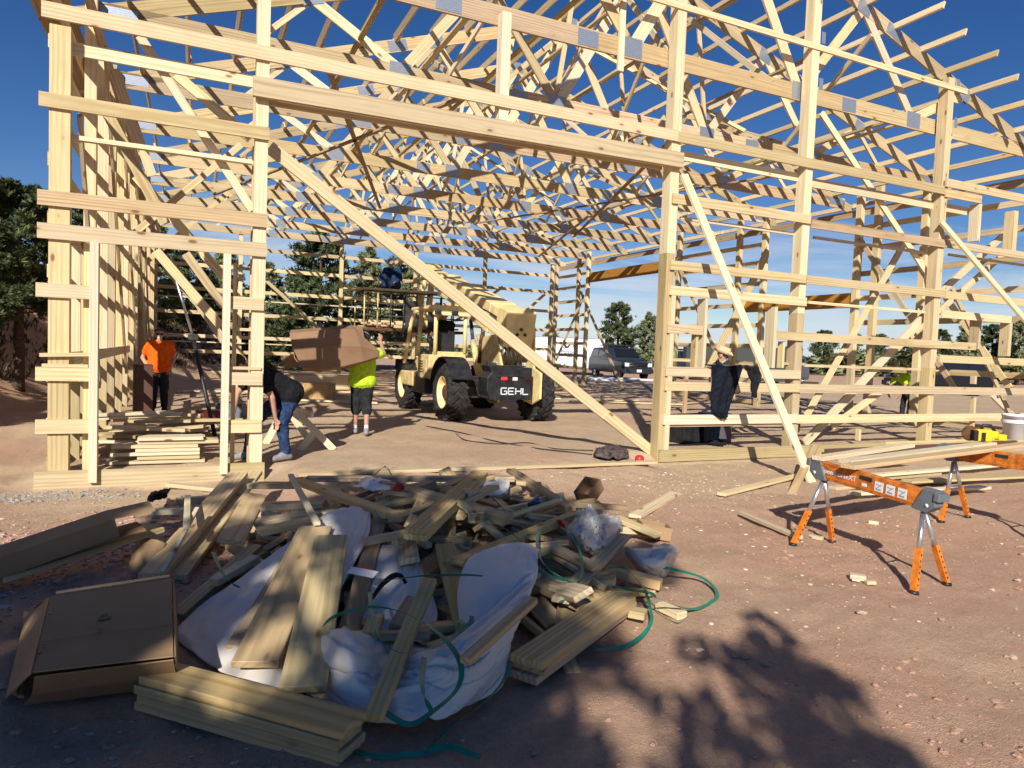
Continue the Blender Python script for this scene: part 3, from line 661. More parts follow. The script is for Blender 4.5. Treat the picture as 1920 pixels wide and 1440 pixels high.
b = MB(); b.prism([(-.75, 1.2), (-.62, .45), (.40, .60), (.9, 1.2), (.30, 1.85), (-.35, 1.9)], 0, .05, 0, Matrix(((0, 1, 0, -.12), (1, 0, 0, .1), (0, 0, 1, 0), (0, 0, 0, 1)))); tp(b, 'tower_plate', YEL_D, .008)
b = MB()
for x in (.02, .12, .22, .34): b.tube([(x, -.5, 1.2), (x+.02, -.62, 1.4), (x, -.45, 1.65), (x+.05, -.3, 1.95)], .022, 0, 6)
for x in (-.25, -.2, .42, .47): b.tube([(x, -.55, 1.22), (x, -.55, 1.31)], .015, 1, 6)
tp(b, 'hydraulic_hoses', [BLACK, STICKER])
# boom: three nested box sections with collars
P0 = V((.30, -.25, 2.10)); P1 = V((.40, 6.45, 3.85)); bd = (P1-P0).normalized(); ax = frame_axes(P0, P1)
def bsec(mb, s0, s1, wd, hg, mi=0):
    mb.box((0, 0, 0), (s1-s0, wd, hg), mi, Matrix.Translation(P0+bd*(s0+s1)/2) @ ax.to_3x3().to_4x4())
b = MB(); bsec(b, -.30, 3.0, .60, .66); bsec(b, -.38, .12, .68, .78); bsec(b, .7, 1.0, .64, .70); bsec(b, 2.85, 3.05, .67, .73); bm_ = tp(b, 'boom', DIRT_Y, .02)
b = MB(); bsec(b, 3.05, 4.7, .50, .55); bsec(b, 4.55, 4.72, .57, .62); tp(b, 'boom_extension', DIRT_Y, .015, bm_)
b = MB(); bsec(b, 4.72, 6.6, .41, .45); bsec(b, 6.3, 6.7, .50, .58); tp(b, 'boom_extension', YEL_D, .012, bm_)
b = MB()
for i in range(3): b.lathe([(0, 0), (.035, 0), (.035, .03), (0, .03)], Matrix.Translation(P0+bd*-.40+V((.02+.09*i-.1, -.005, -.1+.11*(i % 2)))) @ Matrix.Rotation(math.pi/2, 4, 'X'), 8)
tp(b, 'boom_bolts', RUST, parent=bm_)
b = MB(); b.tube([(-.02, .95, 1.15), (.0, 1.35, 1.75)], .075, 0, 12); b.tube([(.0, 1.35, 1.75), (.03, 1.62, 2.25)], .045, 1, 10); tp(b, 'lift_cylinder', [YEL_D, DKSTEEL])
b = MB(); b.tube([(.2, .75, 1.0), (.18, 1.5, 1.9)], .05, 0, 10); tp(b, 'lift_cylinder', [YEL_D])
for sx in (-1, 1):
    m = MB()
    for q in (.05, .12): m.tube([P0+bd*t+V((sx*.325, 0, q+.02*math.sin(t*3))) for t in (.2, .8, 1.4, 2.0, 2.8)], .014, 0, 6)
    tp(m, 'boom_hose', BLACK, parent=bm_)
for t, mt in ((.45, STICKER), (1.9, BLACK), (2.4, STICKER)):
    m = MB(); m.box((0, 0, 0), (.16, .004, .10), 0, Matrix.Translation(P0+bd*t+V((-.304, 0, -.08))) @ ax.to_3x3().to_4x4() @ Matrix.Rotation(0, 4, 'X') @ Matrix.Identity(4)); tp(m, 'warning_decal', mt, parent=bm_)
m = MB()
for z in (1.0, 1.06, 1.12, 1.18, 1.24): m.box((-1.176, 1.64, z), (.012, .26, .022))
tp(m, 'vent_slots', BLACK)
m = MB(); m.tube([(-.15, .55, 1.25), (-.15, .5, 1.75), (-.15, .42, 1.9)], .04, 0, 10); tp(m, 'exhaust_pipe', RUST)
m = MB(); m.box((-1.30, 2.75, 1.95), (.03, .16, .24)); m.tube([(-1.12, 2.7, 2.1), (-1.30, 2.75, 2.05)], .012, 0, 6); tp(m, 'mirror', BLACK, .01)
for x in (-1.02, -.62): m = MB(); m.box((x, .95, 2.36), (.14, .10, .10)); tp(m, 'work_lamp', BLACK, .015)
m = MB(); m.box((0, -.55, 1.235), (.85, .3, .02)); m.box((-.3, -.5, 1.27), (.2, .15, .06)); m.box((.35, -.5, 1.27), (.15, .12, .07)); tp(m, 'valve_block', DKSTEEL, .008)
# gooseneck down to the work platform
b = MB(); b.bar((.36, 6.3, 3.75), (-.02, 6.0, 2.35), .16, .22, 0, (0, 1, 0)); b.bar((.55, 6.3, 3.7), (.35, 6.0, 2.4), .14, .2, 0, (0, 1, 0)); b.box((.15, 5.95, 2.3), (1.0, .12, .5)); b.tube([(.1, 5.6, 3.5), (.1, 5.9, 2.6)], .06, 0, 10)
tp(b, 'gooseneck', DIRT_Y, .015)
# open cab
b = MB()
rr = .05
for pts in ([(-1.22, 2.85, 1.15), (-1.12, 2.72, 2.15), (-1.08, 2.55, 2.40), (-1.02, 2.2, 2.47)], [(-.98, 1.2, 1.42), (-.98, 1.2, 2.30), (-.98, 1.3, 2.44), (-.98, 1.6, 2.47)],
            [(-.26, 1.2, 1.45), (-.26, 1.2, 2.30), (-.26, 1.3, 2.44), (-.26, 1.6, 2.47)], [(-.30, 2.85, 1.15), (-.30, 2.72, 2.15), (-.28, 2.5, 2.42), (-.26, 2.2, 2.47)], [(-1.15, 2.0, 1.35), (-1.08, 2.0, 2.42)]):
    b.tube(pts, rr, 0, 8)
tp(b, 'cab_frame', DIRT_Y)
b = MB(); b.box((-.64, 1.95, 2.49), (.92, 1.75, .09)); b.prism([(1.05, 2.30), (1.12, 2.53), (1.25, 2.53), (1.2, 2.3)], -1.08, -.2, 0, Matrix(((0, 1, 0, 0), (1, 0, 0, 0), (0, 0, 1, 0), (0, 0, 0, 1)))); tp(b, 'cab_roof', DIRT_Y, .03)
b = MB(); b.box((-.72, 1.55, 1.12), (.86, .85, .56)); b.box((-.62, 1.25, 1.38), (.80, .12, .2)); b.box((-1.05, 2.5, .80), (.42, 1.0, .35)); b.box((-.6, 2.6, 1.05), (.7, .7, .5)); tp(b, 'cab_body', YEL_D, .03)
b = MB(); b.box((-1.14, 1.55, 1.05), (.06, .55, .48)); b.box((-1.175, 1.44, 1.0), (.02, .03, .12), 1); tp(b, 'side_panel', [YEL_D, BLACK], .01)
b = MB(); b.box((-1.02, 1.7, .68), (.40, 1.1, .36)); tp(b, 'fuel_tank', BLACK, .03)
b = MB()
for i in range(9):
    a = math.radians(20+i*16); b.box((0, 0, 0), (.46, .22, .03), 0, Matrix.Translation((-1.0, .02+.74*math.cos(a), .64+.72*math.sin(a))) @ Matrix.Rotation(a-math.pi/2, 4, 'X'))
tp(b, 'mudguard', BLACK)
b = MB(); b.box((-.62, 1.75, 1.52), (.46, .46, .12)); b.box((-.62, 1.56, 1.75), (.46, .10, .42)); tp(b, 'operator_seat', BLACK, .03)
b = MB(); b.tube([(-.62+.17*math.cos(a), 2.42+.05*math.sin(a), 1.78+.17*math.sin(a)) for a in [i*.5236 for i in range(12)]], .016, 0, 6, closed=True); b.tube([(-.62, 2.42, 1.78), (-.62, 2.62, 1.3)], .025, 0, 6); tp(b, 'steering_wheel', BLACK)
# work platform basket hung from the boom: a thing of its own held by the machine
plo = TO + V((-1.70, 5.35, 2.02)); plat = empty('work_platform', plo, 'dark steel cage work platform carried by the yellow boom', 'work platform')
b = MB(); b.box((1.5, .6, 0), (3.0, 1.25, .08)); plat_f = b.build('platform_floor', RUST, plat, Matrix.Translation(plo))
b = MB()
for i in range(9):
    for yy in (0, 1.2): b.tube([(i*.375, yy, 0), (i*.375, yy, 1.05)], .022, 0 if i not in (0, 1) else 1, 6)
for z in (.38, .72, 1.06):
    for yy in (0, 1.2): b.tube([(0, yy, z), (3.0, yy, z)], .02, 0, 6)
    for x in (0, 3.0): b.tube([(x, 0, z), (x, 1.2, z)], .02, 0, 6)
b.box((1.35, .0, .45), (.35, .05, .8)); b.box((2.1, .0, .4), (.5, .05, .7))
b.build('guard_rails', [DKSTEEL, YEL_D], plat, Matrix.Translation(plo))
for i in range(7):
    A = plo + V((-.3+rng.uniform(-.2, .2), .12+.16*i, 1.12)); B = A + V((3.5+rng.uniform(-.4, .3), rng.uniform(-.05, .05), .03))
    board('purlin_board', A, B, .14, .04, rng.choice((PINE, STUD, PINE_R)), label=('nearest', 'second nearest', 'third nearest', 'middle', 'third farthest', 'second farthest', 'farthest')[i] + ' of the boards laid across the cage platform rails', cat='board', group='boards laid over the cage platform')
for i in range(9):
    A = plo + V((rng.uniform(-.1, 1.6), .15+.1*i, .08+.03*(i % 4))); board('cage_board', A, A + V((rng.uniform(.8, 1.5), rng.uniform(-.15, .15), .02)), .10, .05, rng.choice((PINE_R, GREYW, PINE)), label=('first', 'second', 'third', 'fourth', 'fifth', 'sixth', 'seventh', 'eighth', 'ninth')[i] + ' of the boards lying inside the cage platform', cat='board', group='boards inside the cage platform')
# driver's parts live in the people section
def text_obj(cu, name, parent, M):
    tmp = bpy.data.objects.new('tmp', cu); COL.objects.link(tmp); dg = bpy.context.evaluated_depsgraph_get(); dg.update()
    me = bpy.data.meshes.new_from_object(tmp.evaluated_get(dg)); bpy.data.objects.remove(tmp)
    if not me.materials:
        for mm in cu.materials: me.materials.append(mm)
    return link(bpy.data.objects.new(name, me), parent, M)
# ------------------------------------------------------------------ vehicles behind the frame
def vehicle_body(mb, secs, mi=0):
    """lofted shell: each section = list of (y, z) half outline points (y>=0) at x"""
    n = len(secs[0][1]); base = []
    for x, pts in secs: base += [(x, y, z) for y, z in pts] + [(x, -y, z) for y, z in reversed(pts)]
    k = 2*n; fs = []
    for i in range(len(secs)-1):
        for j in range(k): fs.append((i*k+j, i*k+(j+1) % k, (i+1)*k+(j+1) % k, (i+1)*k+j))
    fs.append(tuple(range(k))); fs.append(tuple((len(secs)-1)*k+j for j in reversed(range(k))))
    mb.add(base, fs, mi)
def car_wheels(root, M, xs_, yw, r, rim=CHROME):
    for x in xs_:
        for s in (-1, 1):
            q = Matrix.Translation((x, s*yw, r)) @ Matrix.Rotation(-s*math.pi/2, 4, 'X')
            m = MB(); m.lathe([(r*.62, -.11), (r*.9, -.12), (r, -.09), (r, .09), (r*.9, .12), (r*.62, .11)], q, 24); t = m.build('tyre', RUBBER, root, M)
            m = MB(); m.lathe([(r*.64, .10), (r*.58, .06), (r*.3, .09), (.0, .10)], q, 20); m.build('rim', rim, t, M)
def suv(name, loc, rz, paint, label, cat='car'):
    M = Matrix.Translation(loc) @ Matrix.Rotation(rz, 4, 'Z'); root = empty(name, loc, label, cat, rz=rz)
    m = MB()   # +x is the nose
    low = lambda zt, w: [(.0, .38), (w*.93, .38), (w, .55), (w, .85), (w*.97, zt), (0, zt+.01)]
    vehicle_body(m, [(-2.5, low(1.05, .86)), (-2.42, low(1.15, .98)), (-1.0, low(1.16, 1.0)), (1.15, low(1.14, 1.0)), (1.3, low(1.13, 1.0)), (2.3, low(1.06, .97)), (2.52, low(.98, .90))])
    m.build('body', paint, root, M, .03)
    m = MB(); up = lambda zt, wt: [(0, 1.13), (.96, 1.13), (.95, 1.20), (wt, zt-.06), (wt-.07, zt), (0, zt+.03)]
    vehicle_body(m, [(-2.42, up(1.3, .86)), (-2.25, up(1.84, .76)), (-.3, up(1.90, .78)), (.45, up(1.87, .77)), (1.22, up(1.22, .86))]); cabin = m.build('cabin', paint, root, M, .03)
    for x0, x1 in ((-2.05, -1.2), (-1.1, -.2), (-.1, .75)):
        for s in (-1, 1):
            m = MB(); zt = 1.72; m.add([(x0, s*.925, 1.22), (x1+(.12 if x1 > .5 else 0), s*.925, 1.22), (x1-(.22 if x1 > .5 else 0), s*.83, zt), (x0+.05, s*.83, zt)], [(0, 1, 2, 3)]); m.build('side_window', GLASS_D, cabin, M)
    m = MB(); m.add([(1.15, -.78, 1.30), (1.15, .78, 1.30), (.55, .70, 1.80), (.55, -.70, 1.80)], [(0, 1, 2, 3)]); m.build('windscreen', GLASS_D, cabin, Matrix(M) @ Matrix.Translation((.035, 0, .035)))
    m = MB(); m.box((2.53, 0, .86), (.04, 1.15, .26)); gr = m.build('grille', BLACK, root, M, .01)
    m = MB(); m.box((2.56, 0, .86), (.03, 1.15, .055)); m.box((2.56, 0, .99), (.03, 1.2, .03)); m.box((2.585, 0, .86), (.02, .20, .07)); m.build('grille_bar', CHROME, gr, M)
    for s in (-1, 1):
        m = MB(); m.box((2.48, s*.74, .90), (.12, .28, .22)); m.build('headlight', LAMP_G, root, M, .02)
        m = MB(); m.box((.95, s*1.08, 1.25), (.12, .16, .14)); m.build('mirror', paint, root, M, .02)
    m = MB(); m.box((2.52, 0, .55), (.22, 1.85, .28)); m.build('bumper', paint, root, M, .04)
    m = MB(); m.box((2.64, 0, .56), (.02, .31, .15)); m.build('number_plate', STICKER, root, M)
    m = MB(); m.box((-.5, .66, 1.98), (1.9, .04, .04)); m.box((-.5, -.66, 1.98), (1.9, .04, .04)); m.box((-.4, 0, 2.02), (1.6, 1.1, .10)); m.build('roof_rack', BLACK, root, M, .02)
    car_wheels(root, M, (-1.5, 1.6), .86, .39)
    return root
suvp = PZ(1150, 706, .06); sx_ = PX(1150, 706, suvp.x)
suv('parked_suv', (23.9, 36.2, gz(23.9, 36.2)+.1), math.radians(-97), SUVP, 'dark charcoal sport utility car with roof rack parked in front of the white trailer')
suv('parked_car', (31.5, 39.5, gz(31.5, 39.5)), math.radians(-100), plain('dark_blue_car_paint', (.03, .04, .07), .25, .3), 'dark blue car mostly hidden behind the posts right of the charcoal car')
suv('parked_pickup', (38.0, 25.5, gz(38, 25.5)), math.radians(150), plain('black_car_paint', (.012, .012, .014), .25, .3), 'black vehicle parked far right beyond the frame')
suv('parked_wagon', (33.5, 33.2, gz(33.5, 33.2)), math.radians(190), plain('grey_car_paint', (.10, .11, .12), .25, .3), 'grey car seen through the right hand wall studs')
# white enclosed trailer
def trailer(loc, rz, L_, H_, W_t, mat, name, label, text=False):
    M = Matrix.Translation(loc) @ Matrix.Rotation(rz, 4, 'Z'); root = empty(name, loc, label, 'trailer', rz=rz)
    m = MB(); m.box((0, 0, .45+H_/2), (L_, W_t, H_)); m.build('body', mat, root, M, .05)
    m = MB()
    for z in (.47, .43+H_): m.box((0, 0, z), (L_+.03, W_t+.03, .07))
    m.build('trim_rail', STEEL if mat is WHITE else DKSTEEL, root, M)
    for s in (-1, 1):
        m = MB(); m.box((-.4, s*(W_t/2+.02), .72), (1.75, .16, .06)); m.box((-1.25, s*(W_t/2+.02), .58), (.06, .16, .3)); m.box((.45, s*(W_t/2+.02), .58), (.06, .16, .3)); m.build('fender', STEEL, root, M)
    car_wheels(root, M, (-.80, 0.0), W_t/2-.02, .34, WHITE)
    m = MB(); m.bar((L_/2, .5, .42), (L_/2+1.1, 0, .42), .08, .1); m.bar((L_/2, -.5, .42), (L_/2+1.1, 0, .42), .08, .1); m.build('tow_bar', DKSTEEL, root, M)
    if text:
        m = MB(); y = -W_t/2-.012
        m.prism([(.55, 2.05), (.75, 2.0), (.85, 1.9), (1.05, 2.1), (1.15, 2.12), (.95, 1.82), (.75, 1.75)], y-.004, y); m.prism([(.50, 2.0), (.62, 1.85), (.72, 1.72), (.6, 1.78)], y-.004, y)
        m.build('logo', PRINT, root, M)
        for txt, x, z, h in (('& Jr', 1.2, 1.85, .26), ('Polson', .45, 1.42, .34), ('2854', .85, 1.15, .18)):
            cu = bpy.data.curves.new('lettering', 'FONT'); cu.body = txt; cu.size = h; cu.extrude = .003; cu.materials.append(PRINT)
            text_obj(cu, 'lettering', root, M @ Matrix.Translation((x, y-.004, z)) @ Matrix.Rotation(math.pi/2, 4, 'X'))
    return root
trailer((22.6, 42.5, gz(22.6, 42.5)), math.radians(-22), 6.8, 2.05, 2.3, WHITE, 'cargo_trailer', 'white enclosed cargo trailer with dark lettering behind the parked cars', True)
trailer((27.4, 29.6, gz(27.4, 29.6)), math.radians(-35), 6.0, 1.75, 2.2, plain('dark_green_black', (.022, .028, .026), .5), 'dump_trailer', 'dark high sided trailer seen behind the man in the straw hat')
# ------------------------------------------------------------------ people: one continuous remeshed body each, clothing colours by region
def seg_d(p, a, b):
    ab = b-a; t = max(0, min(1, (p-a).dot(ab)/max(ab.length_squared, 1e-9))); return (p-(a+ab*t)).length, t
def capsule(mb, a, b, ra, rb, flat=None):
    a = V(a); b = V(b); ax_ = (b-a); L_ = ax_.length
    if L_ < 1e-5: ax_ = V((0, 0, 1)); L_ = 0
    d = ax_.normalized(); u = d.orthogonal().normalized() if flat is None else (V(flat) - d*V(flat).dot(d)).normalized(); q = d.cross(u)
    n = 14; vs = []; fs = []; rings = []
    for i in range(4): t = math.pi/2*(1-i/4); rings.append((-ra*math.sin(t), ra*math.cos(t)))
    rings.append((0, ra)); rings.append((L_, rb))
    for i in range(1, 5): t = math.pi/2*i/4; rings.append((L_+rb*math.sin(t), rb*math.cos(t)))
    k = .62 if flat is not None else 1.0
    for h, r in rings:
        for j in range(n):
            an = 6.28318*j/n; vs.append(a + d*h + u*(r*k*math.cos(an)) + q*(r*math.sin(an)))
    for i in range(len(rings)-1):
        for j in range(n): fs.append((i*n+j, i*n+(j+1) % n, (i+1)*n+(j+1) % n, (i+1)*n+j))
    fs.append(tuple(range(n-1, -1, -1))); fs.append(tuple((len(rings)-1)*n+j for j in range(n)))
    mb.add(vs, fs)
def hand(bones, wrist, d, palm_n, mat, sc=1.0, curl=.5, thumb_side=1):
    """palm and five unequal fingers; d runs wrist to knuckles, palm_n out of the palm"""
    d = V(d).normalized(); pn = V(palm_n); pn = (pn - d*pn.dot(d)).normalized(); s = d.cross(pn)*thumb_side
    k0 = V(wrist); kn = k0 + d*.085*sc
    bones.append((k0, kn, .026*sc, .030*sc, mat, pn))
    for off, ln in ((.030, .072), (.010, .080), (-.011, .075), (-.031, .058)):
        a = kn + s*off*sc*1.15; dd = (d + pn*curl*.5 + s*off*2).normalized(); m_ = a + dd*ln*.5*sc; d2 = (d*(1-.5*curl) + pn*curl).normalized()
        bones.append((a-d*.012, m_, .0105*sc, .0095*sc, mat, None)); bones.append((m_, m_+d2*ln*.5*sc, .0095*sc, .008*sc, mat, None))
    a = k0 + d*.022*sc + s*.028*sc; m_ = a + (d*.6+s*.75).normalized()*.04*sc; bones.append((a, m_, .013*sc, .0105*sc, mat, None)); bones.append((m_, m_+(d*.9+s*.2+pn*.3).normalized()*.032*sc, .0105*sc, .009*sc, mat, None))
def person(name, base, rz, J, mats, label, mat_list, lean=None, voxel=.0125, group=None, pants_end='ankle', sleeve=.55, loose=1.0, shoes=None):
    """J: joints in body space (faces -y). mats: dict shirt/pants/skin/shoe -> index into mat_list"""
    root = empty(name, base, label, 'person', group, rz=rz); M = Matrix.Translation(base) @ Matrix.Rotation(rz, 4, 'Z')
    g = {k: V(v) for k, v in J.items()}; B = []
    S, Pn, K, Sh = mats['shirt'], mats['pants'], mats['skin'], mats['shoe']
    fwd = g.get('front', V((0, -1, 0)))
    pel, ch, nk, hd = g['pelvis'], g['chest'], g['neck'], g['head']
    sl, sr, hl, hr = g['sl'], g['sr'], g['hl'], g['hr']; lo = loose
    mid = pel.lerp(ch, .5); sv = (sr-sl).normalized(); up_ = (ch-pel).normalized()
    for s in (-1, 1):
        B.append((pel+sv*s*.06, mid+sv*s*.065, .125*lo, .125*lo, Pn if mats.get('tuck') else S, None)); B.append((mid+sv*s*.065, ch+sv*s*.08, .125*lo, .120*lo, S, None))
    B.append((mid-up_*.02, ch, .14*lo, .135*lo, S, None)); B.append((sl+up_*.0, sr, .082*lo, .082*lo, S, None)); B.append((ch+sv*.1, sr, .10, .085, S, None)); B.append((ch-sv*.1, sl, .10, .085, S, None))
    B.append((ch+up_*.06, nk, .085, .062, S, None)); B.append((nk, nk.lerp(hd, .6), .056, .055, K, None))
    B.append((hl, hr, .115, .115, Pn, None)); B.append((pel, pel-up_*.03, .12, .12, Pn, None))
    B.append((hl+up_*.03, hr+up_*.03, .132*lo, .132*lo, Pn if mats.get('tuck') else S, None))
    hf = g.get('look', fwd); hu = (hd-nk).normalized(); hs = hf.cross(hu).normalized(); hf = hu.cross(hs)*1.0
    hf = g.get('look', fwd).normalized()
    B.append((hd+hu*.045-hf*.012, hd+hu*.03+hf*.005, .092, .090, K, None)); B.append((hd-hu*.05+hf*.025, hd+hu*.02+hf*.03, .062, .075, K, None))
    B.append((hd-hu*.085+hf*.045, hd-hu*.07+hf*.055, .042, .044, mats.get('beard', K), None))
    B.append((hd+hu*.015+hf*.090, hd-hu*.025+hf*.110, .012, .018, K, None))
    for s in (-1, 1): B.append((hd+hs*s*.088-hu*.03, hd+hs*s*.092+hu*.02, .016, .020, K, None))
    B.append((hd-hu*.052+hf*.088-hs*.02, hd-hu*.052+hf*.088+hs*.02, .010, .010, mats.get('beard', K), None))
    for s, sh, e, wv in (('l', sl, g['el'], g['wl']), ('r', sr, g['er'], g['wr'])):
        sp = sh.lerp(e, sleeve) if sleeve < 1 else e
        B.append((sh, sp, .078*lo, .066*lo, S, None))
        if sleeve < 1: B.append((sp, e, .048, .042, K, None)); B.append((e, wv, .043, .029, K, None))
        else: B.append((e, e.lerp(wv, .95), .058*lo, .044*lo, S, None)); B.append((e, wv, .043, .029, K, None))
        dd = (wv-e).normalized(); hand(B, wv, g.get('hd'+s, dd), g.get('pn'+s, (sh-ch)*-1 + fwd*.3), K, 1.0, .6, 1 if s == 'l' else -1)
    for h, k, a, t in ((hl, g['kl'], g['al'], g['tl']), (hr, g['kr'], g['ar'], g['tr'])):
        B.append((h, k, .098*lo, .072*lo, Pn, None))
        if pants_end == 'ankle': B.append((k, a+(k-a)*.12, .070*lo, .056*lo, Pn, None)); B.append((k, a, .05, .04, Pn, None))
        else: B.append((k, k.lerp(a, .22), .085, .088, Pn, None)); B.append((k.lerp(a, .2), a.lerp(k, .2), .058, .038, K, None)); B.append((a.lerp(k, .2), a, .038, .042, mats.get('sock', Sh), None))
        heel = a - (t-a).normalized()*.05; B.append((V((heel.x, heel.y, t.z+.012)), t, .046, .042, Sh, None)); B.append((a, a.lerp(t, .45), .048, .045, Sh, None))
    mb = MB()
    for bn in B: capsule(mb, bn[0], bn[1], bn[2], bn[3], bn[5])
    o = mb.build('body', mat_list, root, M)
    rm = o.modifiers.new('r', 'REMESH'); rm.mode = 'VOXEL'; rm.voxel_size = voxel; sm = o.modifiers.new('s', 'SMOOTH'); sm.iterations = 3; sm.factor = .5
    dg = bpy.context.evaluated_depsgraph_get(); dg.update(); me = bpy.data.meshes.new_from_object(o.evaluated_get(dg)); old = o.data; o.modifiers.clear(); o.data = me; me.name = 'body'
    me.materials.clear()
    for m in mat_list: me.materials.append(m)
    import numpy as np
    def region(P_):
        best = np.full(len(P_), 9.0); mi = np.zeros(len(P_), int)
        for bn in B:
            a_ = np.array(bn[0]); ab = np.array(bn[1])-a_; t = np.clip((P_-a_) @ ab/max(ab @ ab, 1e-9), 0, 1)
            q = np.linalg.norm(P_-(a_+t[:, None]*ab), axis=1)-(bn[2]+(bn[3]-bn[2])*t); s_ = q < best; best[s_] = q[s_]; mi[s_] = bn[4]
        return mi
    co = np.empty(len(me.vertices)*3); me.vertices.foreach_get('co', co); vm = region(co.reshape(-1, 3))
    nv = np.empty(len(me.vertices)*3); me.vertex_normals.foreach_get('vector', nv); nv = nv.reshape(-1, 3); cv = co.reshape(-1, 3)
    for i, mi in enumerate(vm):                # cloth folds
        if mi in (S, Pn):
            p = V(cv[i]); cv[i] += nv[i]*(noise.noise(p*8)*.014 + (1-abs(noise.noise(V((p.x*16, p.y*16, p.z*8))))*3)*.006)
    me.vertices.foreach_set('co', cv.ravel()); me.update()
    fc = np.empty(len(me.polygons)*3); me.polygons.foreach_get('center', fc); mis = [int(i) for i in region(fc.reshape(-1, 3))]
    me.polygons.foreach_set('material_index', mis); me.polygons.foreach_set('use_smooth', [True]*len(mis)); bpy.data.meshes.remove(old)
    root['_hu'] = 0; del root['_hu']
    return root, M, hd, hu, hf, hs
def hp(root, M, name, mat, mb, **k): return mb.build(name, mat, root, M, **k)
def headspace(hd, hu, hf, hs): return Matrix(((hs.x, -hf.x, hu.x, hd.x), (hs.y, -hf.y, hu.y, hd.y), (hs.z, -hf.z, hu.z, hd.z), (0, 0, 0, 1)))
def orth(hu, hf):
    hs = hf.cross(hu).normalized(); hf2 = hu.cross(hs).normalized(); return hu, hf2, hs
def cap(P, mat, brim_dir=1.0):
    root, M, hd, hu, hf, hs = P; hu, hf, hs = orth(hu, hf); H = headspace(hd, hu, hf, hs); m = MB()
    m.lathe([(.108, .035), (.110, .06), (.102, .10), (.075, .135), (.03, .15), (0, .152)], H, 18); m.lathe([(.0, .03), (.108, .035)], H, 18)
    m.box((0, -.13*brim_dir, .045), (.16, .12, .012), 0, H); return hp(root, M, 'cap', mat, m, bevel=.004)
def hair(P, mat, z0=-.05, r=.104, front=.0):
    root, M, hd, hu, hf, hs = P; hu, hf, hs = orth(hu, hf); H = headspace(hd, hu, hf, hs) @ Matrix.Translation((0, .018, .03)); m = MB()
    m.lathe([(r*.80, z0), (r*.98, z0+.04), (r*1.02, .03), (r*.93, .07), (r*.62, .10), (0, .112)], H, 16); return hp(root, M, 'hair', mat, m)
def shades(P):
    root, M, hd, hu, hf, hs = P; hu, hf, hs = orth(hu, hf); H = headspace(hd, hu, hf, hs); m = MB()
    for s in (-1, 1): m.box((s*.036, -.098, .012), (.058, .02, .036), 0, H); m.box((s*.088, -.045, .02), (.008, .11, .012), 0, H)
    m.box((0, -.104, .022), (.03, .01, .01), 0, H); hp(root, M, 'sunglasses', GLASS_D, m, bevel=.006)
STAND = dict(pelvis=(0, 0, .98), chest=(0, .0, 1.34), neck=(0, -.005, 1.49), head=(0, -.015, 1.635), sl=(-.185, 0, 1.42), sr=(.185, 0, 1.42), hl=(-.085, 0, .93), hr=(.085, 0, .93),
             el=(-.27, .03, 1.13), er=(.27, .03, 1.13), wl=(-.27, -.08, .90), wr=(.27, -.08, .90), kl=(-.10, -.02, .51), kr=(.10, -.02, .51), al=(-.11, .02, .09), ar=(.11, .02, .09), tl=(-.14, -.15, .045), tr=(.14, -.15, .045))
def pose(**k): d = dict(STAND); d.update(k); return d
# 1 orange T-shirt, hands in pockets, facing the camera
ox_ = PY(298, 690, 16.3).x; ob = V((ox_, 16.3, gz(ox_, 16.3)))
P = person('person', ob, math.radians(8), pose(el=(-.30, .06, 1.14), er=(.30, .06, 1.14), wl=(-.20, -.03, .93), wr=(.20, -.03, .93)), dict(shirt=0, pants=1, skin=2, shoe=3, beard=4), 'person in bright orange T-shirt and sunglasses standing behind the left doorway', [ORANGE_T, SHORTS, SKIN, BLACK_T, BEARD], loose=1.18)
shades(P); hair(P, plain('short_brown_hair', (.09, .06, .045), .8), -.02, .098)
# 2 lime shirt, walking away with cardboard on the shoulder
nb = V((2.68, 11.95, gz(2.68, 11.95)))
P = person('person', nb, math.radians(180-12), pose(el=(-.36, -.10, 1.40), wl=(-.30, -.12, 1.62), er=(.34, -.16, 1.36), wr=(.42, -.14, 1.60), hdl=(0, -.2, 1), hdr=(.2, -.2, 1), kl=(-.09, -.06, .50), al=(-.09, .10, .10), tl=(-.10, -.06, .05), kr=(.09, -.10, .52), ar=(.10, -.12, .09), tr=(.12, -.29, .05)),
           dict(shirt=0, pants=1, skin=2, shoe=3, sock=4), 'person in lime green shirt, shorts and grey cap carrying folded brown cardboard', [NEON_T, SHORTS, SKIN2, GSHOE, WSHOE], pants_end='knee', loose=1.22)
cap(P, CAPGREY); hair(P, HAIR, -.05, .104)
# 3 black shirt bent forward beside the left opening post
bb = V((1.02, 9.72, gz(1.02, 9.72)))
P = person('person', bb, math.radians(-78), pose(pelvis=(.02, .22, .93), chest=(0, -.18, 1.12), neck=(0, -.34, 1.17), head=(0, -.46, 1.26), look=(0, -.8, -.6), front=(0, -.6, -.8), sl=(-.19, -.24, 1.13), sr=(.19, -.24, 1.13), hl=(-.09, .20, .90), hr=(.11, .20, .88),
           el=(-.24, -.42, .88), wl=(-.18, -.48, .62), er=(.26, -.12, .86), wr=(.20, -.05, .58), kl=(-.12, -.22, .52), al=(-.13, -.30, .09), tl=(-.15, -.46, .05), kr=(.12, .06, .50), ar=(.14, .12, .09), tr=(.18, -.06, .05), pnl=(0, -1, 0), pnr=(0, 0, -1)),
           dict(shirt=0, pants=1, skin=2, shoe=3), 'person in black T-shirt and jeans bending over beside the left opening post', [BLACK_T, JEANS, SKIN, GSHOE], loose=1.15)
hair(P, HAIR)
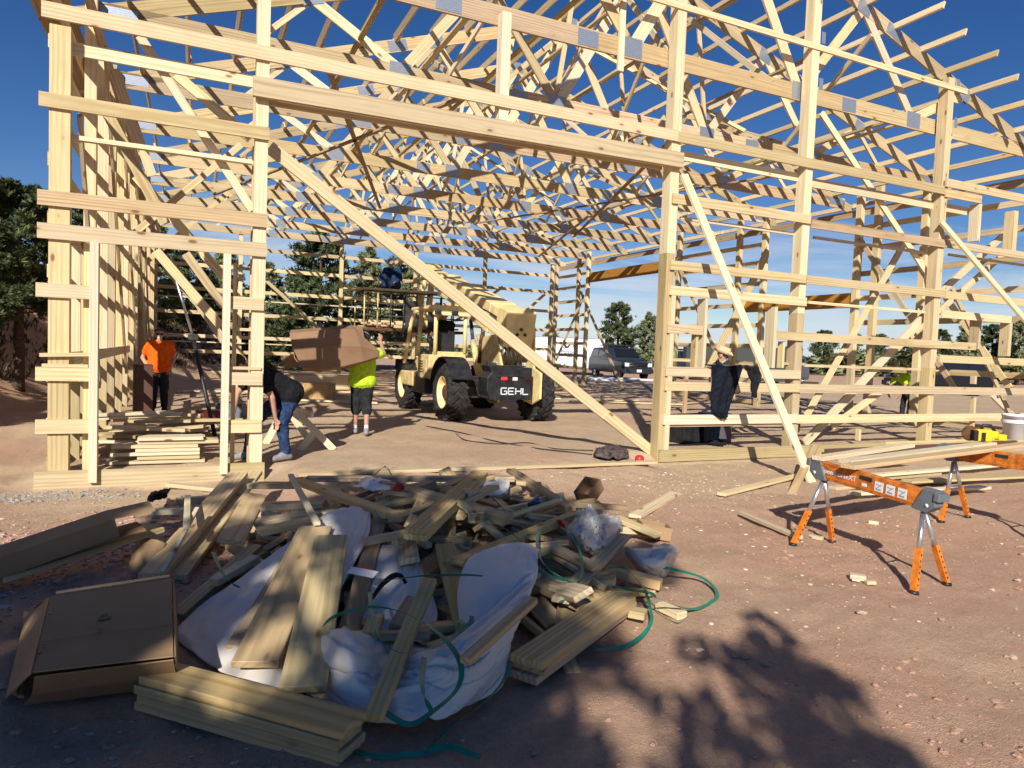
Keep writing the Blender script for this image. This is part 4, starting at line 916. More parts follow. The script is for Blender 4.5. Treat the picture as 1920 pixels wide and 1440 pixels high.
# 4 straw hat and beard behind the right hand girts, looking right and down
cb = V((8.60, 9.82, gz(8.6, 9.82)))
P = person('person', cb, math.radians(38), pose(head=(.0, -.05, 1.62), look=(.0, -.92, -.35), el=(-.30, .0, 1.12), er=(.30, -.04, 1.12), wl=(-.22, -.26, 1.02), wr=(.22, -.28, 1.02)), dict(shirt=0, pants=1, skin=2, shoe=3, beard=4), 'bearded person in straw cowboy hat and grey shirt behind the hanging jacket', [GREY_T, JEANS, SKIN, BLACK_T, BEARD], sleeve=1.0, loose=1.1)
shades(P); root, M, hd, hu, hf, hs = P; hu, hf, hs = orth(hu, hf); H = headspace(hd, hu, hf, hs); m = MB(); n = 32; vs = []; fs = []
for k, (r, z) in enumerate(((.0, .145), (.055, .165), (.085, .17), (.098, .14), (.106, .055), (.12, .05), (.150, .060), (.160, .066))):
    for j in range(n):
        a = 6.28318*j/n; zz_ = z + (.075*abs(math.cos(a))**2.2 if r > .15 else 0) - (.035 if k in (0,) else 0); vs.append((r*math.cos(a)*(.93 if r > .15 else .92), r*math.sin(a)*1.12, zz_))
for i in range(7):
    for j in range(n): fs.append((i*n+j, i*n+(j+1) % n, (i+1)*n+(j+1) % n, (i+1)*n+j))
m.add(vs, fs, 0, True, H); o = hp(root, M, 'cowboy_hat', STRAW, m); so = o.modifiers.new('t', 'SOLIDIFY'); so.thickness = .006
m = MB(); m.lathe([(.1085, .058), (.108, .085)], H @ Matrix.Scale(1.12, 4, (0, 1, 0)) @ Matrix.Scale(.93, 4, (1, 0, 0)), 24); hp(root, M, 'hat_band', BLACK, m)
# 5 driver in the cab
db = TO + V((-.62, 1.72, 1.58))
P = person('person', db, math.radians(180), dict(pelvis=(0, .0, .10), chest=(0, .06, .46), neck=(0, .04, .61), head=(0, .02, .755), sl=(-.185, .05, .54), sr=(.185, .05, .54), hl=(-.09, -.03, .07), hr=(.09, -.03, .07), el=(-.25, -.12, .30), er=(.25, -.12, .30), wl=(-.16, -.38, .32), wr=(.16, -.38, .32),
           kl=(-.12, -.42, .10), kr=(.12, -.42, .10), al=(-.12, -.50, -.30), ar=(.12, -.50, -.30), tl=(-.13, -.66, -.34), tr=(.13, -.66, -.34)), dict(shirt=0, pants=1, skin=2, shoe=3), 'person in dark clothes sitting in the cab of the yellow machine', [BLACK_T, SHORTS, SKIN2, BLACK_T], loose=1.1)
hair(P, HAIR)
# 6 blue shirt on the boards over the cage
pb_ = plo + V((.95, .55, 1.15))
P = person('person', pb_, math.radians(-35), dict(pelvis=(0, .02, .14), chest=(0, -.10, .48), neck=(0, -.16, .62), head=(0, -.22, .75), look=(0, -.9, -.4), sl=(-.185, -.12, .55), sr=(.185, -.12, .55), hl=(-.09, 0, .12), hr=(.09, 0, .12), el=(-.27, -.22, .32), er=(.27, -.22, .32), wl=(-.22, -.42, .20), wr=(.22, -.42, .20),
           kl=(-.16, -.36, .36), kr=(.16, -.38, .34), al=(-.15, -.34, .06), ar=(.15, -.36, .06), tl=(-.16, -.50, .04), tr=(.16, -.52, .04)), dict(shirt=0, pants=1, skin=2, shoe=3), 'person in blue shirt and cap crouching on the boards of the cage platform', [BLUE_T, JEANS, SKIN2, BLACK_T], sleeve=1.0, loose=1.12)
cap(P, CAPGREY)
# 7 lime shirt bending far right
rb_ = V((18.9, 13.6, gz(18.9, 13.6)+.05))
P = person('person', rb_, math.radians(-95), pose(pelvis=(0, .22, .98), chest=(0, -.16, 1.18), neck=(0, -.32, 1.20), head=(0, -.44, 1.22), look=(0, -.8, -.6), front=(0, -.6, -.8), sl=(-.19, -.20, 1.18), sr=(.19, -.20, 1.18), hl=(-.09, .18, .93), hr=(.09, .18, .93), el=(-.24, -.34, .92), wl=(-.18, -.42, .68), er=(.24, -.34, .92), wr=(.18, -.42, .68), kl=(-.11, .06, .5), kr=(.11, .10, .5)),
           dict(shirt=0, pants=1, skin=2, shoe=3), 'person in lime green shirt stooping beyond the right hand wall', [NEON_T, SHORTS, SKIN2, BLACK_T], loose=1.2, voxel=.016)
hair(P, HAIR)
# ------------------------------------------------------------------ the heap of offcuts, wrap and strapping in the foreground
PGRP = 'offcuts in the scrap lumber heap'
def gp(x, y, h): return PZ(x, y, G0+h)          # sight line met with a height above the dirt
def pb(p0, p1, wide, thick, mat, label=None, roll=0.0, name='lumber_offcut', bev=.004, cat='board', group=PGRP):
    """board by the two ends of its top face: (x, y, height)"""
    A, B = gp(*p0), gp(*p1); d = V((0, 0, thick/2))
    return board(name, A-d, B-d, wide, thick, mat, None, (0, 0, 1), roll, bev, label=label or 'square cut offcut at image column %d in the heap' % p0[0], cat=cat, group=group)
def stack(p0, p1, wide, n, mats_, labels, thick=.042, jig=.01):
    A, B = gp(*p0), gp(*p1)
    for i in range(n):
        s = (B-A).normalized(); sd = V((-s.y, s.x, 0)); o = sd*rng.uniform(-jig, jig) + s*rng.uniform(-jig, jig)*2 - V((0, 0, thick/2+i*(thick+.002)))
        board('lumber_offcut', A+o, B+o, wide, thick, mats_[i % len(mats_)], None, (0, 0, 1), 0, .004, label=labels[i], cat='board', group=PGRP)
T4, T6, T8 = .09, .14, .185
stack((283, 1252, .17), (660, 1352, .17), .185, 4, (TREAT_P, TREAT, TREAT), ['top board of the four board stack nearest the camera', 'second board down in the stack nearest the camera', 'third board down in the stack nearest the camera', 'bottom board of the four board stack nearest the camera'])
pb((478, 1240, .15), (592, 985, .46), .235, .04, TREAT_P, 'wide plank running up the heap, left of its twin'); pb((568, 1285, .17), (622, 1002, .47), .22, .04, TREAT, 'wide plank running up the heap, right of its twin')
pb((438, 1210, .10), (580, 985, .42), T4, .04, GREYW, 'dark narrow board leaning left of the two wide planks')
pb((700, 1338, .16), (806, 1082, .42), .085, .042, TREAT_P, 'narrow board standing out over white wrap, square end towards the camera')
pb((880, 1188, .20), (834, 1018, .40), T6, .04, TREAT_P, 'board lying between green straps at the middle of the heap')
stack((985, 1228, .17), (1165, 1108, .17), .20, 3, (TREAT_P, TREAT_P, GREYW), ['top board of the stack at the right foot of the heap', 'middle board of the stack at the right foot of the heap', 'lowest board of the stack at the right foot of the heap'], jig=.035)
stack((778, 990, .56), (898, 884, .56), .165, 2, (TREAT_P, TREAT), ['upper board of the doubled block crowning the heap', 'lower board of the doubled block crowning the heap'])
pb((285, 1075, .10), (447, 885, .42), .19, .042, TREAT_P, 'long wide plank leaning at the upper left of the heap'); pb((330, 1078, .05), (478, 882, .36), .16, .042, PINE, 'pale plank beneath the long wide plank at upper left')
pb((432, 1012, .30), (480, 925, .38), .19, .04, TREAT_P, 'short board with two staple marks left of the planks', roll=.2)
pb((350, 985, .34), (352, 928, .40), .05, .03, STUD, 'thin pale stick standing by the long cardboard box'); pb((305, 1070, .12), (370, 950, .38), .035, .025, STUD, 'thin pale stick leaning over the long wide plank')
pb((485, 992, .42), (600, 968, .46), .12, .045, TREAT_P, 'block lying across the top of the white wrap'); pb((545, 888, .50), (595, 978, .50), .05, .03, STUD, 'slim pale stick slanting down the top of the heap')
pb((553, 895, .46), (735, 960, .50), .12, .05, TREAT_P, 'board slanting right below the red cup'); pb((700, 948, .48), (806, 918, .52), .14, .045, TREAT, 'board with sunlit end below the red cup')
pb((575, 893, .42), (965, 893, .50), .10, .05, GREYW, 'long grey board lying along the crest of the heap'); pb((470, 905, .40), (560, 905, .44), .14, .05, PINE, 'sunlit block end at the left crest of the heap')
pb((490, 945, .36), (610, 940, .40), .17, .045, PINE, 'sunlit board end below the slim stick'); pb((475, 975, .30), (640, 952, .36), .16, .04, PINE, 'sunlit board underneath the block on the wrap')
pb((650, 1190, .16), (712, 968, .44), .115, .035, GREYW, 'grey slat with red and white tag lying down the wrap'); pb((680, 1010, .42), (770, 992, .48), .06, .05, GREYW, 'small block crossing the grey slat')
pb((845, 1052, .36), (1072, 962, .42), .085, .06, TREAT_P, 'long square stick crossing the right side of the heap'); pb((958, 878, .46), (1070, 950, .40), .11, .045, GREYW, 'grey board slanting down right from the crest')
pb((1040, 938, .40), (1176, 948, .30), .07, .05, GREYW, 'dark stick pointing right near the folded carton'); pb((880, 930, .44), (972, 955, .42), .10, .05, TREAT_P, 'square ended block below the crest'); pb((905, 895, .45), (1015, 905, .42), .09, .045, PINE_R, 'reddish board end on the crest right of the doubled block')
pb((1190, 965, .05), (1266, 922, .04), .14, .04, PINE, 'pale broken board lying on the dirt right of the heap'); pb((1170, 1000, .24), (1050, 1120, .22), .12, .04, PINE, 'pale board slanting down towards the right stack'); pb((1060, 1085, .18), (1130, 1085, .18), .10, .09, STUD, 'square block in shadow behind the right stack')
pb((1060, 1005, .30), (960, 1055, .34), .10, .04, TREAT, 'greenish board below the long square stick'); pb((1150, 965, .2), (1235, 1000, .12), .12, .04, PINE, 'pale board lying between the dark stick and the sunlit carton'); pb((1010, 1010, .34), (1120, 1060, .28), .10, .04, PINE, 'board lying under the thin plastic bag')
pb((1180, 1140, .10), (1212, 1146, .10), .10, .05, PINE, 'small sunlit block beside the right stack'); pb((1237, 1128, .06), (1280, 1148, .06), .09, .05, PINE, 'small sunlit block furthest right by the green loop')
pb((820, 915, .5), (870, 895, .5), .10, .05, GREYW, 'grey block tucked under the doubled block'); pb((1045, 1190, .08), (1075, 1260, .0), .09, .03, TREAT, 'pointed sliver under the right stack')
pb((0, 1078, .10), (300, 985, .26), .17, .04, TREAT, 'long board under the long cardboard box at left'); pb((330, 1150, .08), (480, 1020, .24), .10, .05, TREAT, 'board tied with a green strap above the white wrap'); pb((480, 1040, .26), (400, 1085, .2), .08, .05, PINE, 'pale board end under the strap tied board')
pb((315, 905, .06), (412, 915, .05), .10, .045, TREAT, 'board lying on the dirt below the left skirt board'); pb((330, 935, .06), (480, 922, .08), .10, .07, PINE, 'boards at the back left of the heap in sun'); pb((290, 955, .12), (440, 950, .16), .09, .05, STUD, 'pale board end beside the black glove')
for p0, p1, lb in (((560, 886, .19), (1228, 864, .19), 'long straight board on the ground across the barn opening'),):
    pb(p0, p1, .14, .042, PINE, lb, group=None)
pb((880, 893, .04), (1150, 890, .03), .09, .04, PINE, 'narrow pale board on the dirt behind the heap')
# lower fill of the heap, each named by its look and the nearest thing one can find
LMK = [((738, 925), 'the red cup'), ((993, 948), 'the blue can'), ((682, 1072), 'the red and white tag'), ((1222, 1050), 'the milky pouch'), ((1110, 995), 'the thin plastic bag'), ((1108, 925), 'the tipped carton'), ((1222, 1005), 'the sunlit carton'), ((930, 1070), 'the smooth white sheet'), ((750, 1200), 'the narrow standing board'), ((860, 1110), 'the middle board'), ((1065, 1170), 'the right stack'), ((830, 940), 'the doubled block'), ((540, 1100), 'the wide planks'), ((360, 1000), 'the long wide plank'), ((290, 930), 'the black glove'), ((450, 970), 'the stapled board'), ((1050, 1060), 'the dark green loop'), ((745, 1080), 'the tar paper strip'), ((660, 1000), 'the large wrap'), ((970, 1010), 'the long square stick'), ((640, 920), 'the crest board'), ((470, 1250), 'the front stack'), ((800, 1290), 'the front wrap')]
def proj(p): d = p-CAM; w_ = d.dot(FW); return 960+F_PX*d.dot(RT)/w_, 720-F_PX*d.dot(UP)/w_
rg = random.Random(21); SEEN = {}
for i in range(270):
    u = rg.random()**.6; a = rg.random()*6.283
    cx, cy = 2.10+1.65*u*math.cos(a), 5.75+1.75*u*math.sin(a); hh = .48*(1-u*u)*rg.uniform(.3, 1.05)
    L_ = rg.uniform(.3, 1.25); an = rg.gauss(.9, .8); tl = rg.gauss(0, .14); z = G0+.04+hh
    d = V((math.cos(an)*math.cos(tl), math.sin(an)*math.cos(tl), math.sin(tl)))*L_/2; c = V((cx, cy, max(z, G0+.03+abs(d.z))))
    if (c.x-3.55)**2+(c.y-4.75)**2 < .45 or (cy < 4.9 and cx > 3.0): continue
    mt, cw = rg.choice(((TREAT_P, 'tan'), (TREAT, 'greenish'), (GREYW, 'grey'), (PINE, 'pale'), (PINE_R, 'reddish'), (PINE, 'pale'))); wd = rg.choice((.09, .09, .14, .14, .06)); x, y = proj(c)
    (lx, ly), nm = min(LMK, key=lambda q: math.hypot(q[0][0]-x, q[0][1]-y)); rel = ('right of ' if x > lx else 'left of ') if abs(x-lx) > abs(y-ly) else ('in front of ' if y > ly else 'behind ')
    lb = ('short ' if L_ < .5 else 'mid length ' if L_ < .75 else 'longer ') + cw + {.09: ' stick', .14: ' plank', .06: ' thin strip'}[wd] + ' low in the heap ' + rel + nm
    if lb in SEEN: continue
    SEEN[lb] = 1
    board('lumber_offcut', c-d, c+d, wd, rg.choice((.04, .04, .04, .04, .07)), mt, None, (0, 0, 1), rg.gauss(0, .3), .003, label=lb, cat='board', group=PGRP)
for i, (x, y, h_, L_, an, wd, mt, lb) in enumerate(((690, 1215, .30, .30, .2, .09, TREAT_P, 'chunky block just left of the narrow standing board'), (735, 1190, .34, .42, -.5, .14, GREYW, 'grey block lying under the green strap by the narrow board'), (850, 1205, .30, .36, .5, .09, TREAT_P, 'block on the wrap right of the narrow standing board'), (700, 1175, .36, .28, 1.2, .09, TREAT, 'greenish block left of the narrow board, topmost of its cluster'), (760, 1150, .38, .34, 1.0, .09, GREYW, 'grey block standing behind the narrow board'), (835, 1175, .32, .40, .1, .12, TREAT_P, 'flat block beside the middle board of the heap'), (720, 1245, .26, .26, .8, .09, GREYW, 'small block half sunk in the front wrap'), (660, 1210, .26, .26, -.4, .09, TREAT, 'small greenish block at the edge of the front wrap'), (900, 1150, .34, .5, .75, .07, TREAT_P, 'stick slanting up the right edge of the smooth sheet'))):
    c = gp(x, y, max(h_-.13, .1)); d = V((math.cos(an), math.sin(an), .12*math.sin(i*2.0)))*L_/2; board('lumber_offcut', c-d, c+d, wd, .042, mt, None, (0, 0, 1), .2*math.cos(i*3.0), .004, label=lb, cat='board', group=PGRP)
pb((872, 1232, .34), (1000, 1118, .44), .06, .04, TREAT_P, 'slim board crossing in front of the smooth white sheet')
# ---- white housewrap, draped
def cat(p0, p1, p2, p3, t): return (p1*2 + (p2-p0)*t + (p0*2-p1*5+p2*4-p3)*t*t + (p1*3-p0-p2*3+p3)*t**3)*.5
def sheet(name, rows, mat, wr=.02, freq=5.0, res=14, seed=0, stretch=(1, 1), thick=.004, edge=.0, **tg):
    R = [[gp(*p) for p in r] for r in rows]; nr, nc = len(R), len(R[0])
    def at(r, c): return R[max(0, min(nr-1, r))][max(0, min(nc-1, c))]
    NU, NV = (nr-1)*res, (nc-1)*res; vs = []
    for i in range(NU+1):
        u = i/res; r0 = min(int(u), nr-2); fu = u-r0
        for j in range(NV+1):
            v = j/res; c0 = min(int(v), nc-2); fv = v-c0
            col = [cat(at(r0+k, c0-1), at(r0+k, c0), at(r0+k, c0+1), at(r0+k, c0+2), fv) for k in (-1, 0, 1, 2)]
            p = cat(*col, fu)
            q = V((u*freq*stretch[0], v*freq*stretch[1], seed)); n1 = noise.noise(q*.5); n2 = noise.noise(q*1.3+V((n1*2, 0, 7))); n3 = noise.noise(q*3+V((0, n2*2, 3)))
            ridge = (1-min(1, abs(n2)*3.2))*.9 - .25; n3 = (1-min(1, abs(n3)*3))*.8-.3
            p = p + V((0, 0, 1))*wr*(n1*1.3 + ridge*.8 + n3*.12) + V((-.4, -.6, 0))*wr*(n2*.8+n3*.15)
            p.z = max(p.z, gz(p.x, p.y)+.006); vs.append(p)
    W2 = NV+1; fs = [(i*W2+j, i*W2+j+1, (i+1)*W2+j+1, (i+1)*W2+j) for i in range(NU) for j in range(NV)]
    if edge:                                   # ragged outline
        keep = []
        for i in range(NU):
            for j in range(NV):
                e = min(i, j, NU-1-i, NV-1-j)/res
                if e > edge*(noise.noise(V((i*.35, j*.35, seed+4)))+.5): keep.append(fs[i*NV+j])
        fs = keep
    m = MB(); m.add(vs, fs, 0, True); o = m.build(name, mat, **tg)
    s = o.modifiers.new('t', 'SOLIDIFY'); s.thickness = thick; return o
sheet('plastic_wrap', [[(322, 1190, .03), (400, 1255, .03), (490, 1290, .05), (560, 1300, .06)], [(372, 1140, .10), (455, 1165, .12), (530, 1180, .14), (600, 1185, .14)], [(450, 1085, .20), (530, 1095, .24), (590, 1090, .27), (650, 1085, .26)], [(520, 1030, .32), (590, 1010, .38), (650, 1005, .40), (690, 1010, .38)], [(580, 985, .42), (620, 962, .47), (665, 952, .49), (695, 965, .44)]],
      CLOTH_W, .016, 1.5, 16, 1, (.5, 1.6), label='large white sheet of wrap lying under the two wide planks', cat='plastic sheet')
sheet('plastic_wrap', [[(560, 1290, .04), (650, 1345, .03), (720, 1362, .05), (800, 1358, .06), (880, 1325, .06), (945, 1275, .06)], [(585, 1240, .14), (650, 1275, .18), (720, 1290, .17), (800, 1285, .18), (880, 1265, .19), (960, 1205, .20)], [(605, 1205, .22), (655, 1215, .30), (720, 1240, .14), (800, 1245, .22), (885, 1215, .27), (990, 1130, .33)], [(625, 1190, .18), (660, 1195, .16), (720, 1200, .12), (800, 1225, .14), (880, 1190, .22), (1000, 1085, .36)]],
      CLOTH_W, .042, 1.05, 18, 5, (1.6, .9), label='crumpled white wrap bunched at the front foot of the heap', cat='plastic sheet')
sheet('plastic_wrap', [[(640, 1250, .06), (690, 1190, .08), (740, 1200, .10), (800, 1215, .08)], [(660, 1130, .16), (715, 1115, .22), (770, 1125, .20), (820, 1150, .16)], [(690, 1050, .28), (725, 1015, .36), (765, 1030, .32), (790, 1060, .26)]], CLOTH_W, .026, 1.8, 14, 9, label='white wrap showing between the offcuts at the middle of the heap', cat='plastic sheet')
sheet('plastic_sheet', [[(862, 1170, .22), (900, 1180, .24), (950, 1160, .26), (985, 1130, .28)], [(858, 1110, .32), (905, 1105, .36), (965, 1090, .38), (1006, 1085, .36)], [(872, 1058, .42), (915, 1040, .46), (970, 1024, .48), (1008, 1040, .44)], [(890, 1040, .44), (930, 1026, .48), (980, 1017, .49), (1012, 1030, .44)]], SMOOTH_W, .008, 1.4, 14, 13, label='smooth white plastic sheet bulging above the right stack', cat='plastic sheet')
sheet('plastic_bag', [[(1098, 1034, .24), (1112, 1038, .22), (1122, 1026, .27), (1140, 1030, .2), (1150, 1008, .22)], [(1062, 1006, .32), (1090, 1004, .40), (1118, 1000, .34), (1136, 998, .36), (1168, 990, .26)], [(1072, 985, .38), (1092, 978, .46), (1112, 975, .44), (1130, 985, .40), (1158, 972, .30)], [(1082, 965, .42), (1094, 954, .5), (1106, 950, .5), (1124, 966, .42), (1140, 960, .38)]], PLASTIC_W, .04, 2.0, 14, 17, (1.2, 1.6), thick=.002, label='thin crumpled plastic bag on the right shoulder of the heap', cat='plastic bag')
sheet('plastic_tub', [[(1205, 1078, .02), (1222, 1084, .02), (1240, 1082, .02), (1250, 1074, .03)], [(1178, 1050, .10), (1205, 1062, .14), (1245, 1060, .15), (1268, 1045, .11)], [(1172, 1032, .16), (1200, 1036, .22), (1245, 1033, .23), (1274, 1028, .18)], [(1180, 1026, .16), (1205, 1030, .15), (1240, 1024, .16), (1262, 1022, .17)]], PLASTIC_W, .022, 1.6, 16, 71, (1.4, 1.0), thick=.003, label='crumpled milky plastic pouch at the right edge of the heap', cat='plastic pouch')
# ---- green strapping
def ribbon(pts, wd=.016, label='', loop=False, tilt=.5, mat=None):
    P_ = [gp(*p) for p in pts]; K = []; n = len(P_)
    for i in range(n if loop else n-1):
        g_ = lambda k: P_[k % n] if loop else P_[max(0, min(n-1, k))]
        for t in range(8): K.append(cat(g_(i-1), g_(i), g_(i+1), g_(i+2), t/8))
    if not loop: K.append(P_[-1])
    wd *= 1.55; tilt = .25; m = MB(); vs = []; fs = []; L_ = len(K)
    for i, p in enumerate(K):
        d = (K[(i+1) % L_ if loop else min(i+1, L_-1)]-K[(i-1) % L_ if loop else max(i-1, 0)]).normalized(); sd = d.cross(V((0, 0, 1)))
        sd = sd.normalized() if sd.length > .1 else V((1, 0, 0)); u = sd.cross(d); ww = (sd*math.cos(tilt+.5*math.sin(i*.11)) + u*math.sin(tilt+.5*math.sin(i*.11)))*wd/2; th = ww.cross(d).normalized()*.001
        p = V((p.x, p.y, max(p.z, gz(p.x, p.y)+.008))); vs += [p+ww+th, p-ww+th, p-ww-th, p+ww-th]
    for i in range(L_ if loop else L_-1):
        k = (i+1) % L_
        for j in range(4): fs.append((i*4+j, i*4+(j+1) % 4, k*4+(j+1) % 4, k*4+j))
    m.add(vs, fs, 0, False); return m.build('plastic_strap', mat or GREEN_STRAP, label=label, cat='strap', group='green packing straps on the heap')
ribbon([(590, 1200, .2), (620, 1160, .3), (690, 1138, .42), (760, 1150, .44), (825, 1190, .36), (862, 1240, .3), (858, 1290, .22), (810, 1335, .14), (765, 1358, .1), (715, 1330, .14)], .017, 'green strap curving round the narrow board and down to the front wrap')
ribbon([(712, 1090, .44), (790, 1080, .45), (870, 1078, .46), (905, 1080, .44)], .017, 'short green strap over the middle of the heap, nearly level')
ribbon([(693, 1110, .42), (700, 1165, .38), (720, 1205, .32), (760, 1225, .28), (830, 1205, .3), (880, 1170, .34), (884, 1155, .36)], .017, 'green strap looping under the narrow board')
ribbon([(795, 1232, .28), (792, 1290, .26), (810, 1335, .16)], .018, 'short upright green strap against the front wrap')
ribbon([(900, 1420, .02), (840, 1400, .03), (790, 1412, .02), (700, 1418, .02), (650, 1400, .01)], .017, 'green strap trailing on the dirt nearest the camera')
ribbon([(795, 1412, .02), (850, 1360, .05), (905, 1320, .08), (945, 1275, .12), (955, 1240, .16)], .017, 'green strap running along the edge of the front wrap')
ribbon([(860, 945, .5), (920, 975, .5), (985, 1020, .46), (1040, 1075, .34), (1100, 1100, .24), (1108, 1103, .22)], .020, 'broad green strap crossing the right shoulder of the heap')
ribbon([(1010, 990, .46), (1008, 1030, .44), (1030, 1070, .36), (1080, 1092, .26), (1092, 1060, .28), (1080, 1015, .36), (1060, 985, .42)], .015, 'dark green loop standing beside the thin bag')
ribbon([(1050, 1130, .2), (1120, 1075, .28), (1170, 1065, .26), (1215, 1110, .2), (1240, 1125, .18), (1300, 1142, .04), (1345, 1118, .03), (1320, 1085, .04), (1265, 1068, .1), (1230, 1062, .14)], .018, 'green strap making the wide loop out onto the dirt at right')
ribbon([(1210, 1105, .16), (1222, 1160, .06), (1200, 1195, .03), (1160, 1215, .03), (1110, 1218, .04)], .016, 'green strap curling below the right stack'); ribbon([(1150, 1208, .03), (1185, 1222, .02)], .018, 'short green strap end below the right stack')
ribbon([(1210, 1115, .12), (1240, 1150, .03), (1270, 1168, .02), (1290, 1155, .03)], .008, 'thin dark strap end beside the furthest right block'); ribbon([(400, 1035, .32), (412, 1065, .28), (430, 1090, .24), (450, 1102, .2)], .022, 'short green strap tying the board above the white wrap'); ribbon([(700, 893, .5), (722, 875, .56), (735, 893, .5)], .02, 'tiny green strap loop on the crest of the heap')
ribbon([(1130, 1092, .24), (1175, 1105, .2), (1220, 1112, .16), (1235, 1125, .12)], .022, 'green strap lying flat over the back of the right stack'); ribbon([(955, 1030, .4), (1000, 1065, .36), (1060, 1090, .3)], .012, 'thin green strap tucked under the broad one')
# ---- cartons
def carton(name, c, dims, rz, tilt, mat, label, open_=False, rx=0):
    M = Matrix.Translation(c) @ Matrix.Rotation(rz, 4, 'Z') @ Matrix.Rotation(tilt, 4, 'Y') @ Matrix.Rotation(rx, 4, 'X'); root = empty(name, c, label, 'cardboard box'); m = MB(); x, y, z = dims; t = .006
    m.box((0, 0, t/2), (x, y, t)); m.box((0, y/2-t/2, z/2), (x, t, z-.002)); m.box((0, -y/2+t/2, z/2), (x, t, z-.002)); m.box((-x/2+t/2, 0, z/2), (t, y-.02, z-.004)); m.box((x/2-t/2, 0, z/2), (t, y-.02, z-.004))
    m.build('carton_body', mat, root, M); return root, M, m
# big closed carton at the left front: sagging top, long side flaps
cA = [gp(95, 1120, .30), gp(322, 1085, .32), gp(325, 1232, .29), gp(62, 1262, .26)]
root = empty('large_carton', gp(190, 1280, 0), 'large flat brown carton with two hand slots at the left front', 'cardboard box'); M0 = Matrix()
def quad_slab(P_, t, name, par, mat, nrm=None):
    n_ = (P_[1]-P_[0]).cross(P_[3]-P_[0]).normalized(); m = MB(); k = len(P_); m.add([p for p in P_] + [p-n_*t for p in P_], [tuple(range(k)), tuple(range(2*k-1, k-1, -1))] + [(i, i+k, (i+1) % k+k, (i+1) % k) for i in range(k)]); return m.build(name, mat, par, M0)
quad_slab(cA, .006, 'top_panel', root, CARD); dz = V((0, 0, -.25))
g2 = [gp(65, 1268, .24), gp(325, 1236, .27), gp(330, 1262, .16), gp(60, 1300, .10)]; quad_slab(g2, .006, 'front_panel', root, CARD)
g3 = [gp(60, 1302, .09), gp(330, 1264, .15), gp(322, 1285, .06), gp(45, 1320, .02)]; quad_slab(g3, .006, 'lower_flap', root, CARD_D)
quad_slab([cA[0], cA[3]+V((-.004, 0, 0)), gp(12, 1310, .04), gp(48, 1160, .10)], .006, 'side_panel', root, CARD); quad_slab([cA[1]+V((.004, 0, 0)), gp(330, 1120, .05), gp(334, 1285, .03), cA[2]+V((.004, 0, 0))], .006, 'side_panel', root, CARD)
quad_slab([cA[0]+V((0, .004, 0)), gp(60, 1140, .06), gp(330, 1130, .03), cA[1]+V((0, .004, 0))], .006, 'back_panel', root, CARD)
for a, b in (((94, 1152), (100, 1136)), ((74, 1225), (80, 1208))):
    A, B = gp(*a, .295), gp(*b, .298); m = MB(); m.bar(A, B, .012, .004); m.build('hand_slot', BLACK, root, M0)
for a, b, w_ in (((70, 1205, .285), (324, 1172, .312), .004), ((105, 1112, .305), (318, 1080, .325), .05)):
    A, B = gp(*a), gp(*b); m = MB(); m.bar(A+V((0, 0, .002)), B+V((0, 0, .002)), w_, .0015); m.build('tape_strip' if w_ > .01 else 'seam', plain('packing_tape', (.42, .29, .16), .35) if w_ > .01 else CARD_D, root, M0)
for px_, py_ in ((196, 1152), (203, 1158), (190, 1160), (187, 1180)):
    m = MB(); A = gp(px_, py_, .303); m.box(A, (.03, .03, .0015)); m.build('printed_mark', plain('faded_print', (.20, .135, .08), .9), root, M0)
# long flat box at far left
LA, LB = gp(-60, 1065, .20), gp(215, 972, .42); d = LB-LA; sd = V((d.y, -d.x, 0)).normalized(); root = empty('long_carton', gp(80, 1080, 0), 'long flat cardboard box with open end lying on boards at far left', 'cardboard box'); up_ = sd.cross(d).normalized(); up_ = up_ if up_.z > 0 else -up_
quad_slab([LA, LB, LB-sd*.30, LA-sd*.30], .006, 'top_panel', root, CARD); quad_slab([LA-up_*.004, LA-up_*.15, LB-up_*.15, LB-up_*.004], .006, 'side_panel', root, CARD); quad_slab([LA-up_*.15, LA-sd*.3-up_*.15, LB-sd*.3-up_*.15, LB-up_*.15], .006, 'bottom_panel', root, CARD_D); quad_slab([LB, LB+d.normalized()*.28+sd*-.02-up_*.05, LB+d.normalized()*.30-sd*.28-up_*.03, LB-sd*.30], .005, 'end_flap', root, CARD)
quad_slab([LB-up_*.15, LB+d.normalized()*.18-up_*.17, LB+d.normalized()*.18-sd*.28-up_*.16, LB-sd*.3-up_*.15], .005, 'end_flap', root, CARD_D)
carton('small_carton', gp(1108, 930, .20), (.26, .20, .16), math.radians(25), math.radians(-35), CARD_D, 'small printed carton tipped on edge behind the heap', True)
carton('small_carton', gp(1222, 1005, .02), (.30, .22, .13), math.radians(-20), math.radians(10), CARD, 'small tan carton in the sun at the right edge of the heap', True)
sheet('cardboard_scrap', [[(238, 1068, .02), (262, 1075, .02), (285, 1080, .03)], [(248, 1035, .10), (272, 1040, .14), (298, 1048, .12)], [(262, 1010, .14), (285, 1010, .2), (312, 1018, .18)]], CARD, .006, 2, 10, 30, label='curled scrap of cardboard beside the long wide plank', cat='cardboard')
sheet('cardboard_scrap', [[(15, 1300, .01), (30, 1305, .02), (45, 1310, .02)], [(40, 1200, .05), (55, 1200, .10), (70, 1210, .09)], [(45, 1145, .06), (65, 1145, .12), (85, 1150, .10)]], CARD, .006, 2, 10, 33, label='folded cardboard flap standing left of the large carton', cat='cardboard')
